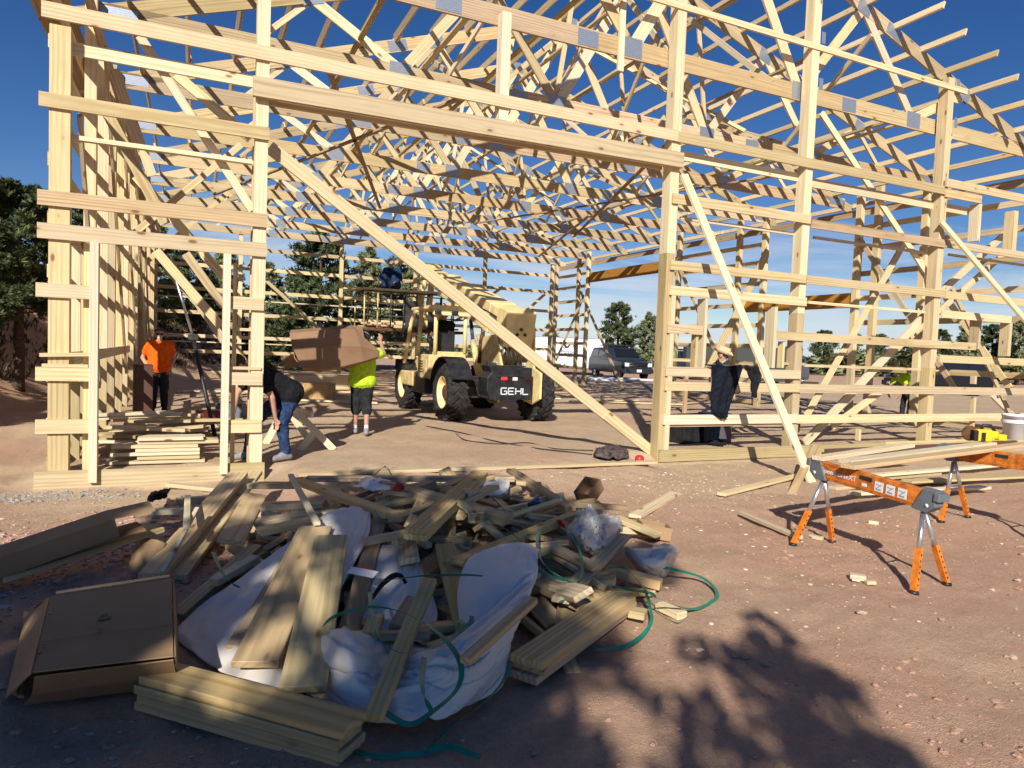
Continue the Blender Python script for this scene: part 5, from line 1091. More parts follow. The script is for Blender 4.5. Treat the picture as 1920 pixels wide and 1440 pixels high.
# ---- small litter
m = MB(); c = gp(738, 925, .52); m.lathe([(.0, 0), (.040, 0), (.048, .10), (.044, .10), (.037, .008), (0, .008)], Matrix.Translation(c) @ Matrix.Rotation(.5, 4, 'Y') @ Matrix.Rotation(.6, 4, 'X'), 18); m.build('drinks_cup', RED, label='red plastic cup lying on the crest of the heap', cat='cup')
root = empty('printed_tag', gp(682, 1072, .38), 'red and white printed tag lying on the grey slat', 'tag')
A = gp(655, 1068, .39); B = gp(705, 1078, .38); board('tag_card', A, B, .075, .002, STICKER, root, (0, -.3, 1)); A2 = gp(670, 1064, .395); B2 = gp(706, 1074, .385); board('red_band', A2, B2, .035, .002, RED, root, (0, -.3, 1))
m = MB(); c = gp(993, 948, .43); m.lathe([(.0, 0), (.028, 0), (.033, .01), (.033, .105), (.026, .12), (0, .12)], Matrix.Translation(c) @ Matrix.Rotation(.9, 4, 'X') @ Matrix.Rotation(.4, 4, 'Y'), 16); m.build('drinks_can', plain('blue_can', (.10, .10, .32), .3, .6, n_scale=25, n_amt=.5), label='blue and silver drinks can lying among the offcuts', cat='can')
sheet('paper_scrap', [[(670, 915, .5), (700, 920, .5), (730, 922, .5)], [(672, 905, .52), (700, 903, .55), (735, 908, .52)], [(680, 898, .5), (705, 895, .54), (730, 900, .5)]], STICKER, .02, 3, 8, 41, label='torn pale paper under the grey crest board', cat='paper')
sheet('paper_scrap', [[(900, 925, .42), (925, 930, .42), (950, 928, .42)], [(902, 910, .46), (925, 905, .48), (955, 910, .45)], [(905, 900, .44), (930, 897, .46), (955, 900, .44)]], STICKER, .025, 3, 8, 44, label='torn pale paper under the slanting grey board', cat='paper')
sheet('work_glove', [[(275, 945, .10), (290, 940, .14), (312, 935, .10)], [(278, 930, .16), (295, 926, .22), (315, 925, .16)], [(290, 922, .12), (305, 918, .16), (320, 918, .12)]], BLACK_T, .02, 6, 8, 47, label='black work glove on the boards at the back left of the heap', cat='glove')
sheet('paper_scrap', [[(1050, 985, .36), (1065, 990, .36), (1075, 985, .36)], [(1030, 978, .4), (1045, 975, .42), (1060, 975, .4)]], RED, .01, 3, 8, 51, label='scrap of red film beside the thin bag', cat='paper')
sheet('tar_paper', [[(690, 1128, .33), (700, 1124, .34)], [(712, 1095, .36), (720, 1099, .35)], [(732, 1078, .38), (738, 1086, .36)], [(752, 1076, .37), (752, 1086, .35)], [(764, 1092, .34), (758, 1096, .33)]], BLACK_T, .004, 2, 8, 55, label='bent strip of black tar paper over the middle of the heap', cat='tar paper')
# ------------------------------------------------------------------ sawhorses and what lies on them
def sawhorse(name, E0, E1, feet0, feet1, label, text=True):
    """beam from E0 to E1 (top centre), a pair of feet under each end"""
    E0, E1 = V(E0), V(E1); root = empty(name, V(((feet0[0][0]+feet1[1][0])/2, (feet0[0][1]+feet1[1][1])/2, G0)), label, 'sawhorse'); d = (E1-E0).normalized(); L_ = (E1-E0).length
    M = frame_axes(E0, E1); Mi = M.copy()
    m = MB(); h = .165; m.prism([(-L_/2+.06, -.002), (L_/2-.06, -.002), (L_/2-.14, -h), (-L_/2+.14, -h)], -.035, .035); beam = m.build('beam', ORANGE_W, root, Mi, .006)
    for s in (-1, 1):
        m = MB(); m.prism([(s*(L_/2-.10), .012), (s*(L_/2+.02), .012), (s*(L_/2+.02), -.12), (s*(L_/2-.06), -.185), (s*(L_/2-.19), -.175)], -.052, .052); m.box((s*(L_/2+.03), 0, -.035), (.05, .13, .07)); m.build('end_bracket', GREYP, root, Mi, .008)
        for t in (-1, 1):
            m = MB(); m.lathe([(0, 0), (.016, 0), (.016, .006), (0, .006)], Matrix.Translation((s*(L_/2-.05), t*.052, -.12)) @ Matrix.Rotation(-t*math.pi/2, 4, 'X'), 10); m.build('bolt', STICKER, root, Mi)
    side = 1 if (M.to_3x3() @ V((0, 1, 0))).dot(CAM-E0) > 0 else -1
    m = MB(); sg = 1 if side < 0 else -1; m.box((sg*-.02, side*.037, -.045), (.13, .006, .035)); m.build('beam_slot', BLACK, beam, Mi)
    m = MB(); m.box((0, side*.0362, -h+.03), (L_-.36, .006, .008)); m.build('beam_groove', ORANGE_P, beam, Mi)
    if text:
        for k in range(3): 
            xx_ = (.12+.115*k)*(1 if side < 0 else -1); m = MB(); m.box((xx_, side*.0365, -.085), (.085, .003, .085)); st = m.build('instruction_sticker', STICKER, beam, Mi)
            m = MB(); m.bar((xx_-.03, side*.0385, -.11), (xx_+.03, side*.0385, -.06), .002, .006); m.bar((xx_-.03, side*.0385, -.065), (xx_+.02, side*.0385, -.075), .002, .006); m.box((xx_, side*.0385, -.11), (.05, .002, .012)); m.build('sticker_drawing', STICKER_I, st, Mi)
        for txt, off, z_, h_ in (('SpeedhorseXT', .52, -.10, .066), ('BORA', .52, -.045, .030)):
            cu = bpy.data.curves.new('lettering', 'FONT'); cu.body = txt; cu.size = h_; cu.extrude = .0015; cu.materials.append(STICKER if txt[0] == 'S' else ORANGE_P)
            sx_ = -1 if side > 0 else 1
            R_ = Matrix(((sx_, 0, 0, 0), (0, 0, side, 0), (0, 1, 0, 0), (0, 0, 0, 1)))
            text_obj(cu, 'lettering', beam, Mi @ Matrix.Translation((-sx_*off, side*.0375, z_)) @ R_)
        m = MB(); m.box((sg*-.03, side*.0365, -.105), (.05, .003, .028)); m.build('logo', STICKER, beam, Mi)
    for E, ft in ((E0+d*.12, feet0), (E1-d*.12, feet1)):
        for f in ft:
            F_ = V((f[0], f[1], gz(f[0], f[1], True)+.012)); T_ = E+V((0, 0, -.15)) + (F_-E)*.05; k = T_.lerp(F_, .48)
            m = MB(); m.tube([T_, k], .021, 0, 12); leg = m.build('leg', STEEL, root, Matrix())
            m = MB(); m.bar(k-(F_-T_)*.02, F_, .034, .05, 0, d); m.build('leg_sleeve', ORANGE_P, leg)
            for j in range(6):
                c = k.lerp(F_, .12+.14*j); m = MB(); m.box(c, (.012, .056, .016)); m.build('pin_hole', BLACK, leg)
            m = MB(); m.lathe([(0, 0), (.040, 0), (.036, .022), (.026, .03), (0, .03)], Matrix.Translation(F_-V((0, 0, .014))), 12); m.build('foot', BLACK, leg)
        a_, b_ = (E+V((0, 0, -.15))).lerp(V((*ft[0], G0)), .42), (E+V((0, 0, -.15))).lerp(V((*ft[1], G0)), .42); m = MB(); m.bar(a_, b_, .012, .012); m.build('spreader', STEEL, root, Matrix())
    return root
sawhorse('sawhorse', (5.56, 4.90, .70), (5.50, 3.62, .63), ((5.28, 4.86), (5.78, 4.84)), ((5.19, 3.56), (5.68, 3.62)), 'orange and grey folding sawhorse standing alone nearest the camera')
sawhorse('sawhorse', (8.02, 5.25, .74), (8.12, 3.95, .74), ((7.80, 5.08), (8.30, 5.10)), ((7.85, 4.05), (8.40, 4.1)), 'orange sawhorse at the right edge under the yellow tool', False)
WG = 'boards resting across the sawhorses'
board('work_board', (5.42, 4.42, .708), (9.6, 4.98, .775), .14, .04, TREAT_P, None, label='greenish board with a lime mark spanning the two sawhorses', cat='board', group=WG, bev=.003)
board('work_board', (5.62, 4.62, .712), (8.4, 4.96, .778), .14, .042, STUD, None, label='pale board lying just behind the lime marked board', cat='board', group=WG, bev=.003)
board('work_board', (5.50, 4.83, .716), (7.2, 5.1, .77), .12, .04, PINE, None, label='rear board of the three across the sawhorses', cat='board', group=WG, bev=.003)
m = MB(); m.box((5.512, 4.355, .70), (.035, .004, .02)); tagm = m.build('lime_mark', plain('lime_paint', (.2, .8, .05), .6)); bpy.data.objects.remove(tagm)
# yellow battery saw on the boards
tl0 = PZ(1860, 836, .80); tl0 = V((8.28, 4.98, .80)); saw = empty('cordless_saw', tl0, 'yellow and black cordless saw lying on the right sawhorse', 'power tool'); M = Matrix.Translation(tl0) @ Matrix.Rotation(math.radians(-28), 4, 'Z')
m = MB(); m.box((0, 0, .075), (.17, .10, .14)); m.box((.11, 0, .085), (.10, .08, .09)); m.build('motor_housing', YTOOL, saw, M, .02)
m = MB(); m.tube([(-.02, 0, .14), (.0, 0, .19), (.08, 0, .19), (.13, 0, .13)], .018, 0, 8); m.build('handle', BLACK, saw, M)
m = MB(); m.box((.20, 0, .06), (.09, .09, .07)); m.build('battery', YTOOL, saw, M, .01); m = MB(); m.box((-.10, 0, .07), (.05, .11, .12)); m.box((-.02, -.052, .06), (.05, .01, .10)); m.build('guard', BLACK, saw, M, .01)
m = MB(); m.lathe([(0, -.003), (.09, -.003), (.09, .003), (0, .003)], Matrix.Translation((-.13, .03, .09)) @ Matrix.Rotation(math.pi/2, 4, 'X'), 20); m.build('blade', RUST, saw, M)
bk = V((9.05, 5.08, .80)); b_ = empty('bucket', bk, 'white plastic bucket at the right edge behind the yellow tool', 'bucket'); m = MB(); m.lathe([(0, 0), (.11, 0), (.135, .28), (.14, .28), (.14, .30), (.128, .30), (.105, .01), (0, .01)], Matrix.Translation(bk), 24); m.build('bucket_body', WHITE, b_, Matrix()); m = MB(); m.lathe([(.141, .20), (.143, .22), (.141, .24)], Matrix.Translation(bk), 24); m.build('bucket_rim', WHITE, b_, Matrix())
# stakes and stray boards under the right hand brace
def gb(p, q, wide, thick, mat, label, group=None, h0=.02, h1=.02, name='loose_board', roll=0):
    A = PZ(*p, G0+h0); B = PZ(*q, G0+h1); return board(name, A+V((0, 0, thick/2)), B+V((0, 0, thick/2)), wide, thick, mat, None, (0, 0, 1), roll, .004, label=label, cat='board', group=group)
LG = 'boards lying on the dirt by the right wall'
gb((1352, 930), (1500, 893), .12, .04, PINE, 'board lying flat on the dirt left of the brace foot', LG); gb((1390, 965), (1500, 1012), .07, .04, PINE, 'thin board on the dirt pointing at the near sawhorse foot', LG)
gb((1480, 940), (1528, 838), .11, .045, TREAT_P, 'stake leaning against the foot of the right hand brace', LG, -.1, .42, 'brace_stake')
rg = random.Random(5)
for i, (p, q, w_, lb) in enumerate((((1560, 918), (1800, 902), .14, 'lowest board of the loose stack behind the near sawhorse'), ((1600, 928), (1850, 916), .14, 'front board of the loose stack behind the near sawhorse'), ((1700, 905), (1985, 892), .18, 'broad pale board behind the right sawhorse'), ((1590, 905), (1760, 890), .10, 'narrow board on top of the loose stack'), ((1545, 880), (1700, 868), .14, 'board lying flat against the right skirt board'), ((1620, 895), (1900, 872), .14, 'long board lying along the right skirt board'))):
    gb(p, q, w_, .04, (PINE, STUD, PINE, PINE, TREAT_P, STUD)[i], lb, LG, .02+.03*(i % 3), .02+.03*(i % 3))
m = MB(); A = PY(1548, 846, 9.05); B = PY(1905, 829, 9.05); m.bar(A, B, .06, .075); m.build('metal_trim', plain('brown_trim', (.10, .052, .038), .45), label='long brown metal trim lying on the right skirt board', cat='trim')
m = MB(); A = PZ(1925, 905, G0+.06); m.box(A+V((.5, .1, .12)), (1.2, .35, .22)); 
for p, s_ in (((1533, 1008), .05), ((1638, 980), .05), ((1608, 1082), .06), ((1632, 1092), .04), ((985+620, 1087), .03)):
    c = PZ(*p, G0+.02); a = rg.random()*3; board('wood_block', c-V((math.cos(a), math.sin(a), 0))*s_, c+V((math.cos(a), math.sin(a), 0))*s_, s_*1.1, s_*.7, STUD, None, bev=.003, label='small square offcut on the open dirt ' + {1533: 'behind the near sawhorse foot', 1638: 'under the near sawhorse beam', 1608: 'in front of the near sawhorse, larger of two', 1632: 'in front of the near sawhorse, smaller of two', 1605: 'in front of the near sawhorse, smallest chip'}[p[0]], cat='wood block', group='small offcuts on the dirt')
# ------------------------------------------------------------------ clothing on the girts
def cloth_strip(name, rows, y, mat, label, cat='jacket', depth=.05, seed=0, thick=.012):
    """rows of (x, z) outline points on the wall plane, bulging towards the camera"""
    nr = len(rows); res = 8; nc = 16; vs = []; fs = []
    for i in range((nr-1)*res+1):
        u = i/res; r0 = min(int(u), nr-2); f_ = u-r0; (xl, zl, xr, zr) = [rows[r0][k]*(1-f_)+rows[r0+1][k]*f_ for k in range(4)]
        for j in range(nc+1):
            v = j/nc; b_ = math.sin(math.pi*v)*depth + .022*math.sin(v*17+u*1.3+seed) + .02*noise.noise(V((v*4, u*1.5, seed)))
            vs.append((xl+(xr-xl)*v, y-b_-.02, zl+(zr-zl)*v+.01*math.sin(v*9)))
    W2 = nc+1
    for i in range((nr-1)*res):
        for j in range(nc): fs.append((i*W2+j, i*W2+j+1, (i+1)*W2+j+1, (i+1)*W2+j))
    m = MB(); m.add(vs, fs, 0, True); o = m.build(name, mat, label=label, cat=cat); s = o.modifiers.new('t', 'SOLIDIFY'); s.thickness = thick; s.offset = 1; return o
yj = YF-.02
cloth_strip('work_jacket', [(7.72, 1.52, 8.55, 1.53), (7.86, 1.50, 8.56, 1.50), (7.90, 1.20, 8.45, 1.22), (7.90, .95, 8.35, 1.0), (7.93, .72, 8.30, .78), (8.12, .62, 8.26, .66)], yj, NAVY, 'dark navy work jacket hung over the girts in front of the bearded person')
cloth_strip('hanging_cloth', [(8.55, 1.53, 8.86, 1.52), (8.66, 1.45, 8.98, 1.36), (8.76, 1.25, 8.96, 1.28), (8.76, 1.05, 8.88, 1.10), (8.78, .98, 8.90, 1.0)], yj, BLACK_T, 'black sweater draped over the girt right of the navy jacket', 'sweater', .03, 3)
# cardboard carried on the shoulder
rows = []
root = empty('folded_cardboard', (2.1, 11.8, 1.4), 'big folded sheet of brown cardboard carried on a shoulder', 'cardboard')
def fold(name, px_rows, Y_, mat):
    m = MB(); vs = []; nc = len(px_rows[0])
    for r_ in px_rows: vs += [PY(x, y, Y_+dy) for x, y, dy in r_]
    fs = [(i*nc+j, i*nc+j+1, (i+1)*nc+j+1, (i+1)*nc+j) for i in range(len(px_rows)-1) for j in range(nc-1)]
    m.add(vs, fs, 0, False); o = m.build(name, mat, root, Matrix()); s = o.modifiers.new('t', 'SOLIDIFY'); s.thickness = .012
    return o
fold('outer_fold', [[(545, 620, .05), (585, 617, .03), (625, 614, .0), (660, 611, .0), (678, 613, .05)], [(543, 626, -.22), (585, 622, -.28), (628, 618, -.30), (665, 618, -.30), (683, 636, -.22)], [(550, 655, -.30), (590, 652, -.36), (632, 648, -.38), (675, 650, -.36), (711, 658, -.24)], [(566, 688, -.30), (602, 691, -.34), (642, 686, -.36), (682, 676, -.32), (711, 667, -.22)], [(568, 694, -.05), (602, 696, -.05), (642, 690, -.05), (682, 680, -.05), (706, 672, -.05)]], 11.75, CARD_D)
fold('inner_fold', [[(546, 624, .18), (620, 619, .2), (688, 628, .2)], [(556, 655, .02), (620, 652, .05), (700, 657, .05)], [(570, 690, .10), (620, 692, .1), (692, 678, .1)]], 11.85, CARD)
fold('loose_flap', [[(527, 672, .2), (552, 662, .0), (556, 664, -.2)], [(540, 692, .2), (566, 682, .0), (570, 690, -.2)]], 11.8, CARD_D)
fold('end_flap', [[(543, 630, -.2), (556, 640, .1)], [(552, 672, -.26), (562, 668, .05)], [(566, 690, -.28), (572, 690, .0)]], 11.74, CARD)
# ------------------------------------------------------------------ things inside the frame
SG = 'boards stacked inside the left doorway'
rg = random.Random(11)
def inb(x0, x1, y, z, w_, mat, label, group=SG, jx=.0, t=.04, yaw=0.0):
    a = V((x0, y, z)); b = V((x1, y+yaw, z)); return board('stacked_board', a, b, w_, t, mat, None, label=label, cat='board', group=group, bev=.003)
for k, (x0, x1, z, y) in enumerate(((-.92, .18, .10, 9.75), (-.58, .12, .15, 9.74), (-.88, .12, .20, 9.76), (-.60, .12, .245, 9.75), (-.86, .10, .29, 9.78), (-.58, .34, .335, 9.80), (-.58, .16, .385, 9.76))):
    inb(x0, x1, y, z, .30, (STUD, PINE)[k % 2], ['bottom board', 'second board', 'third board', 'fourth board', 'fifth board', 'sixth board', 'top board'][k] + ' of the neat stack just inside the left doorway')
ORD = 'first second third fourth fifth sixth seventh eighth ninth tenth eleventh twelfth thirteenth fourteenth fifteenth sixteenth seventeenth eighteenth nineteenth twentieth'.split(); ORD += ['twenty '+o for o in ORD[:9]]+['thirtieth']+['thirty '+o for o in ORD[:9]]
for k in range(39):
    y = 10.1+k*.075+rg.uniform(-.03, .03); x = rg.uniform(-.9, .1); L_ = rg.uniform(.5, 1.5); z = PAD+.05+.50*math.exp(-((y-10.9)/1.3)**2)*rg.uniform(.35, 1.0)
    a = rg.gauss(0, .28)
    d = V((math.cos(a), math.sin(a), rg.gauss(0, .03)))*L_/2; c = V((min(x, .25), y, z)); board('stacked_board', c-d, c+d, rg.choice((.09, .14, .14)), .04, rg.choice((PINE, STUD, PINE_R, TREAT)), None, label=ORD[k] + ' loose board counting back from the neat stack in the left bay', cat='board', group='loose boards on the floor of the left bay')
def simple_box(name, c, d, rz, mat, label, cat_, lid=True):
    M = Matrix.Translation(c) @ Matrix.Rotation(rz, 4, 'Z'); root = empty(name, c, label, cat_, rz=rz); m = MB(); m.box((0, 0, d[2]/2), d); m.build('box_body', mat, root, M, .012)
    m = MB(); m.box((0, 0, d[2]+.012), (d[0]*1.02, d[1]*1.02, .024)); m.build('box_lid', mat, root, M, .008); return root
simple_box('storage_box', (PY(268, 700, 15.6).x, 15.6, PAD), (.34, .4, 1.0), .1, plain('brown_panel', (.10, .045, .03), .6), 'tall brown panel box beside the person in orange', 'box')
simple_box('tool_case', (.35, 14.4, PAD), (.45, .3, .2), .4, plain('dark_red_paint', (.16, .02, .02), .5), 'dark red tool case on the floor of the left bay', 'tool case'); simple_box('tool_case', (.75, 15.1, PAD), (.5, .35, .28), -.3, GREYP, 'grey tool case on the floor behind the red one', 'tool case')
simple_box('black_cooler', (PY(1288, 760, 10.3).x, 10.3, PAD), (.55, .4, .42), .2, BLACK, 'black case behind the lowest right girts', 'case'); simple_box('tool_bag', (9.6, 11.6, PAD), (.6, .4, .36), .2, BLACK_T, 'black bag on the floor right of the bearded person', 'bag'); simple_box('storage_tote', (10.4, 11.9, PAD), (.6, .42, .36), -.1, plain('navy_tote', (.012, .012, .06), .5), 'navy blue plastic tote beside the black bag', 'tote'); simple_box('storage_box', (8.9, 10.25, PAD), (.55, .45, .30), .05, plain('grey_box', (.10, .09, .10), .7), 'grey box on the floor behind the right skirt board', 'box')
simple_box('osb_crate', (PY(588, 715, 20.2).x, 20.2, PAD), (1.1, .6, .42), .1, OSB, 'low crate of strand board behind the person in lime green', 'crate')
# trestle of offcuts on the dirt inside the opening
tr = empty('trestle', (1.75, 10.6, PAD), 'low wooden trestle with splayed legs beside the person in black', 'trestle')
board('top_rail', (1.35, 11.4, .62), (1.62, 10.4, .60), .09, .04, STUD, tr, (1, 0, 0))
for a, b in (((1.42, 10.55, .62), (1.95, 10.45, PAD)), ((1.66, 10.5, .32), (1.45, 10.40, PAD)), ((1.36, 11.35, .62), (1.75, 11.4, PAD)), ((1.34, 11.3, .62), (1.05, 11.2, PAD))): board('leg', a, b, .10, .04, STUD, tr, (0, -1, 0))
# cord and bag by the right post
def wire(name, pts, r, mat, label, cat_='cord'):
    P_ = [V(p) for p in pts]; K = []
    for i in range(len(P_)-1):
        g_ = lambda k: P_[max(0, min(len(P_)-1, k))]
        K += [cat(g_(i-1), g_(i), g_(i+1), g_(i+2), t/6) for t in range(6)]
    K.append(P_[-1]); m = MB(); m.tube(K, r, 0, 6); return m.build(name, mat, label=label, cat=cat_)
fl = lambda x, y: (lambda p: V((p.x, p.y, gz(p.x, p.y)+.012)))(PZ(x, y, PAD))
wire('extension_cord', [fl(800, 800), fl(860, 812), fl(930, 828), fl(1000, 842), fl(1060, 848), fl(1110, 852)], .010, BLACK, 'black extension cord snaking over the dirt inside the opening'); wire('extension_cord', [fl(855, 815), fl(875, 828), fl(940, 834), fl(990, 832), fl(1040, 842), fl(1112, 846)], .009, BLACK, 'second black cord looping below the first inside the opening')
rows_b = [[(1112, 856, .20), (1130, 860, .20), (1150, 861, .20), (1180, 858, .20)], [(1114, 847, .25), (1130, 842, .30), (1150, 839, .31), (1178, 847, .25)], [(1118, 842, .22), (1135, 838, .24), (1155, 836, .24), (1175, 842, .22)]]
sheet('tool_belt', rows_b, plain('camouflage_cloth', (.10, .07, .06), .9, n_scale=14, n_amt=.8), .03, 7, 8, 61, label='crumpled tool belt on the dirt left of the right opening post', cat='tool belt')
m = MB(); c = PZ(1199, 860, .05); m.lathe([(0, 0), (.06, 0), (.07, .02), (.07, .09), (.035, .12), (0, .12)], Matrix.Translation((c.x, c.y, gz(c.x, c.y)-.01)), 14); m.build('red_canister', RED, label='red canister at the foot of the long diagonal brace', cat='canister')
simple_box('lumber_bundle', (3.3, 24, PAD), (4.5, 1.0, .5), .1, PINE, 'pale stacked lumber bundle on the floor at the far left wall', 'lumber bundle'); simple_box('lumber_bundle', (14.2, 27.0, PAD), (4.2, .9, .35), .6, STUD, 'pale stacked lumber bundle on the floor towards the far right opening', 'lumber bundle')
gx = dirpt(1264, 15.5) if 'dirpt' in globals() else PY(1264, 660, 15.5).x; gzl = PY(1264, 692, 15.5).z
bn = empty('work_bench', (gx, 15.5, PAD), 'rough bench under the olive gas cylinder', 'bench'); board('bench_top', (gx-.3, 15.5, gzl-.02), (gx+.5, 15.5, gzl-.02), .5, .04, PINE_R, bn)
for dx in (-.25, .45): board('leg', (gx+dx, 15.5, PAD), (gx+dx, 15.5, gzl-.04), .09, .09, PINE_R, bn, (0, -1, 0))
m = MB(); m.lathe([(0, 0), (.08, 0), (.095, .02), (.095, .42), (.06, .50), (.03, .53), (.03, .58), (0, .58)], Matrix.Translation((gx, 15.5, gzl)), 14); m.build('gas_cylinder', plain('olive_paint', (.14, .15, .03), .45), label='olive gas cylinder seen through the window opening', cat='gas cylinder')

# adjustable metal prop inside the left bay
pr_ = empty('metal_prop', PZ(402, 835, PAD), 'leaning metal prop with silver upper tube in the left bay', 'prop')
A, B, C_ = PY(316, 478, 13.2), PY(362, 632, 12.9), PY(403, 832, 12.2); C_.z = PAD
m = MB(); m.tube([A, B], .022, 0, 8); m.build('upper_tube', STEEL, pr_, Matrix()); m = MB(); m.tube([B, C_], .034, 0, 8); m.build('lower_tube', BLACK, pr_, Matrix()); m = MB(); m.box(B, (.16, .12, .10)); m.build('clamp', DKSTEEL, pr_, Matrix(), .01)
# lumber and litter on the pad further in
rg = random.Random(90)
for k in range(26):
    x, y = rg.uniform(0.2, 15), rg.uniform(17.5, 30); L_ = rg.uniform(1.2, 3.6); a = rg.gauss(0, .35); d = V((math.cos(a), math.sin(a), 0))*L_/2; c = V((x, y, PAD+.06))
    board('scattered_board', c-d, c+d, .14, .04, rg.choice((PINE, STUD, PINE_R)), None, label=ORD[k] + ' board in the scatter on the pad beyond the yellow machine', cat='board', group='boards scattered on the pad behind the machine')
for k in range(5):
    A = V((17.5+k*1.1, 33.5+k*.35, .20)); m = MB(); m.tube([A, A+V((3.2, -1.6, .0))], .06, 0, 8); m.build('drain_pipe', WHITE, label=('nearest', 'second', 'middle', 'fourth', 'farthest')[k] + ' white pipe lying on the dirt in front of the trailer', cat='pipe', group='white pipes by the trailer')
# ------------------------------------------------------------------ trees
def make_pine(H_, R_, seed, tufts, ts=.22, base=.12, irr=.35, lean=0.0, needle=7, top_pow=.75):
    """returns trunk and crown builders: whorled limbs, needle tufts along every limb"""
    rg = random.Random(seed); tr = MB(); cr = MB(); K = 9
    pts = [V((lean*(i/K)**2*H_+.05*H_*.1*noise.noise(V((i*.7, seed, 0))), .05*H_*.1*noise.noise(V((i*.7, seed, 5))), H_*i/K)) for i in range(K+1)]
    tr.tube(pts, [max(.012*H_**.5, .028*H_*(1-i/K)**.8+.01) for i in range(K+1)], 0, 7)
    def axis_at(z): u = max(0, min(K-1e-6, z/H_*K)); i = int(u); return pts[i].lerp(pts[i+1], u-i)
    nl = int(26+H_*3.2); per = max(3, tufts//nl)
    for l in range(nl):
        f = base+(1-base)*((l+rg.random())/nl); z = H_*f; a = l*2.399+rg.uniform(-.4, .4)
        prof = math.sin(math.pi*min(1, (1-f)**top_pow*.98+.02))**.55 if f > .25 else .75+.25*(f/.25)
        prof = ((1-f)**top_pow)*1.05+.08
        L_ = R_*prof*rg.uniform(1-irr, 1+irr*.6); o = axis_at(z); el = .35*f-.12+rg.uniform(-.12, .2); d = V((math.cos(a)*math.cos(el), math.sin(a)*math.cos(el), math.sin(el)))
        tip = o+d*L_+V((0, 0, .12*L_)); midp = o.lerp(tip, .55)-V((0, 0, .05*L_)); tr.tube([o, midp, tip], [.012*L_+.012, .008*L_+.008, .004], 0, 4, False)
        for t in range(per):
            q = .25+.75*rg.random()**.75; c = (o.lerp(midp, q*1.8) if q < .55 else midp.lerp(tip, (q-.55)/.45)); s = ts*rg.uniform(.65, 1.35)
            c = c+V((rg.gauss(0, .10*L_*q+.03), rg.gauss(0, .10*L_*q+.03), rg.gauss(.04, .06*L_+.02)))
            td = (d*.6+V((rg.gauss(0, .5), rg.gauss(0, .5), rg.gauss(.45, .4)))).normalized(); u = td.orthogonal().normalized(); w_ = td.cross(u)
            for k in range(needle):
                an = 6.283*k/needle+rg.random(); r = u*math.cos(an)+w_*math.sin(an); e = c+(td*rg.uniform(.35, .9)+r*rg.uniform(.55, .95))*s; sd = td.cross(r)*s*.13
                b0 = c-td*s*.15; cr.add([b0, b0.lerp(e, .55)+sd, e, b0.lerp(e, .55)-sd], [(0, 1, 2, 3)])
    return tr, cr
def tree(mesh, loc, sc, rz, label, group=None, name='pine_tree'):
    M = Matrix.Translation(loc) @ Matrix.Rotation(rz, 4, 'Z') @ Matrix.Scale(sc, 4)
    r = empty(name, loc, label, 'tree', group, rz=rz)
    for n_, me_ in (('trunk', mesh[0]), ('crown', mesh[1])): link(bpy.data.objects.new(n_, me_), r, M)
    return r
def bake(mbs, mat=None):
    out = []
    for mb, m in zip(mbs, (BARK, mat or NEEDLE)):
        me = bpy.data.meshes.new('pine'); me.from_pydata([tuple(v) for v in mb.v], [], mb.f); me.materials.append(m); me.polygons.foreach_set('use_smooth', mb.smooth); out.append(me)
    return out
KIND = [bake(make_pine(7, 2.3, 3, 2600, .26, needle=8), NEEDLE2), bake(make_pine(7, 2.0, 8, 2400, .26, irr=.5, needle=8), NEEDLE2), bake(make_pine(7, 2.9, 15, 3000, .27, .06, .4, 0, 8, .6), NEEDLE)]
BIG = bake(make_pine(9, 3.6, 31, 4600, .25, .42, .55, 0, 10, .5), NEEDLE)
TG = 'pines standing beyond the frame'
def dirpt(px_, Y_): d = _ray(px_, 660); return d.x/d.y*Y_
# (pixel column, distance Y, height, kind, rotation, label)
for px_, Y_, h_, k, label in ((598, 41, 7.6, 2, 'tall bushy pine behind the far wall left of the person in blue'), (690, 43, 7.4, 1, 'pine with several tops behind the cage platform'), (748, 46, 7.8, 0, 'pine just left of the boom tip behind the far wall'),
        (500, 44, 5.6, 0, 'thin pine seen beside the left opening post'), (540, 40, 3.6, 2, 'low pine at the foot of the tall bushy pine'), (640, 60, 5.0, 1, 'distant pine between the two tall pines'), (1158, 56, 6.4, 2, 'rounded pine behind the charcoal car'), (1215, 54, 5.6, 0, 'pine seen between the right wall posts'),
        (1030, 66, 4.6, 1, 'small pine left of the white trailer'), (1475, 74, 3.6, 0, 'small pine alone left of the far right tree line'), (1545, 62, 5.2, 2, 'pine at the left end of the far right tree line'), (1600, 60, 5.4, 1, 'pine with pale gaps in the far right tree line'), (1650, 58, 5.0, 2, 'low wide pine in the far right tree line'),
        (1700, 55, 5.4, 0, 'pine behind the fifth front post'), (1760, 50, 5.4, 2, 'dense pine above the stooping person'), (1815, 44, 6.4, 1, 'tall pine near the right edge of the picture'), (1860, 46, 6.0, 2, 'bushy pine near the right edge of the picture'), (1910, 42, 7.0, 0, 'pine cut by the right edge of the picture'),
        (290, 34, 4.6, 1, 'pine on the bank behind the person in orange'), (350, 38, 4.4, 2, 'dense pine on the bank right of the person in orange'), (420, 42, 4.6, 0, 'pine on the bank behind the left opening post'), (180, 30, 4.2, 2, 'pine behind the left side wall')):
    X_ = dirpt(px_, Y_); tree(KIND[k], (X_, Y_, gz(X_, Y_)-.1), h_/7.0, px_*.37, label, TG)
X_ = dirpt(35, 19.5); tree(BIG, (X_, 19.5, gz(X_, 19.5)-.3), .54, 1.1, 'dark pine on the bank at the left edge of the picture', TG)
X_ = dirpt(-60, 17.0); tree(BIG, (X_, 17.0, gz(X_, 17.0)-.4), .44, 2.4, 'dark pine cut by the left edge of the picture', TG)
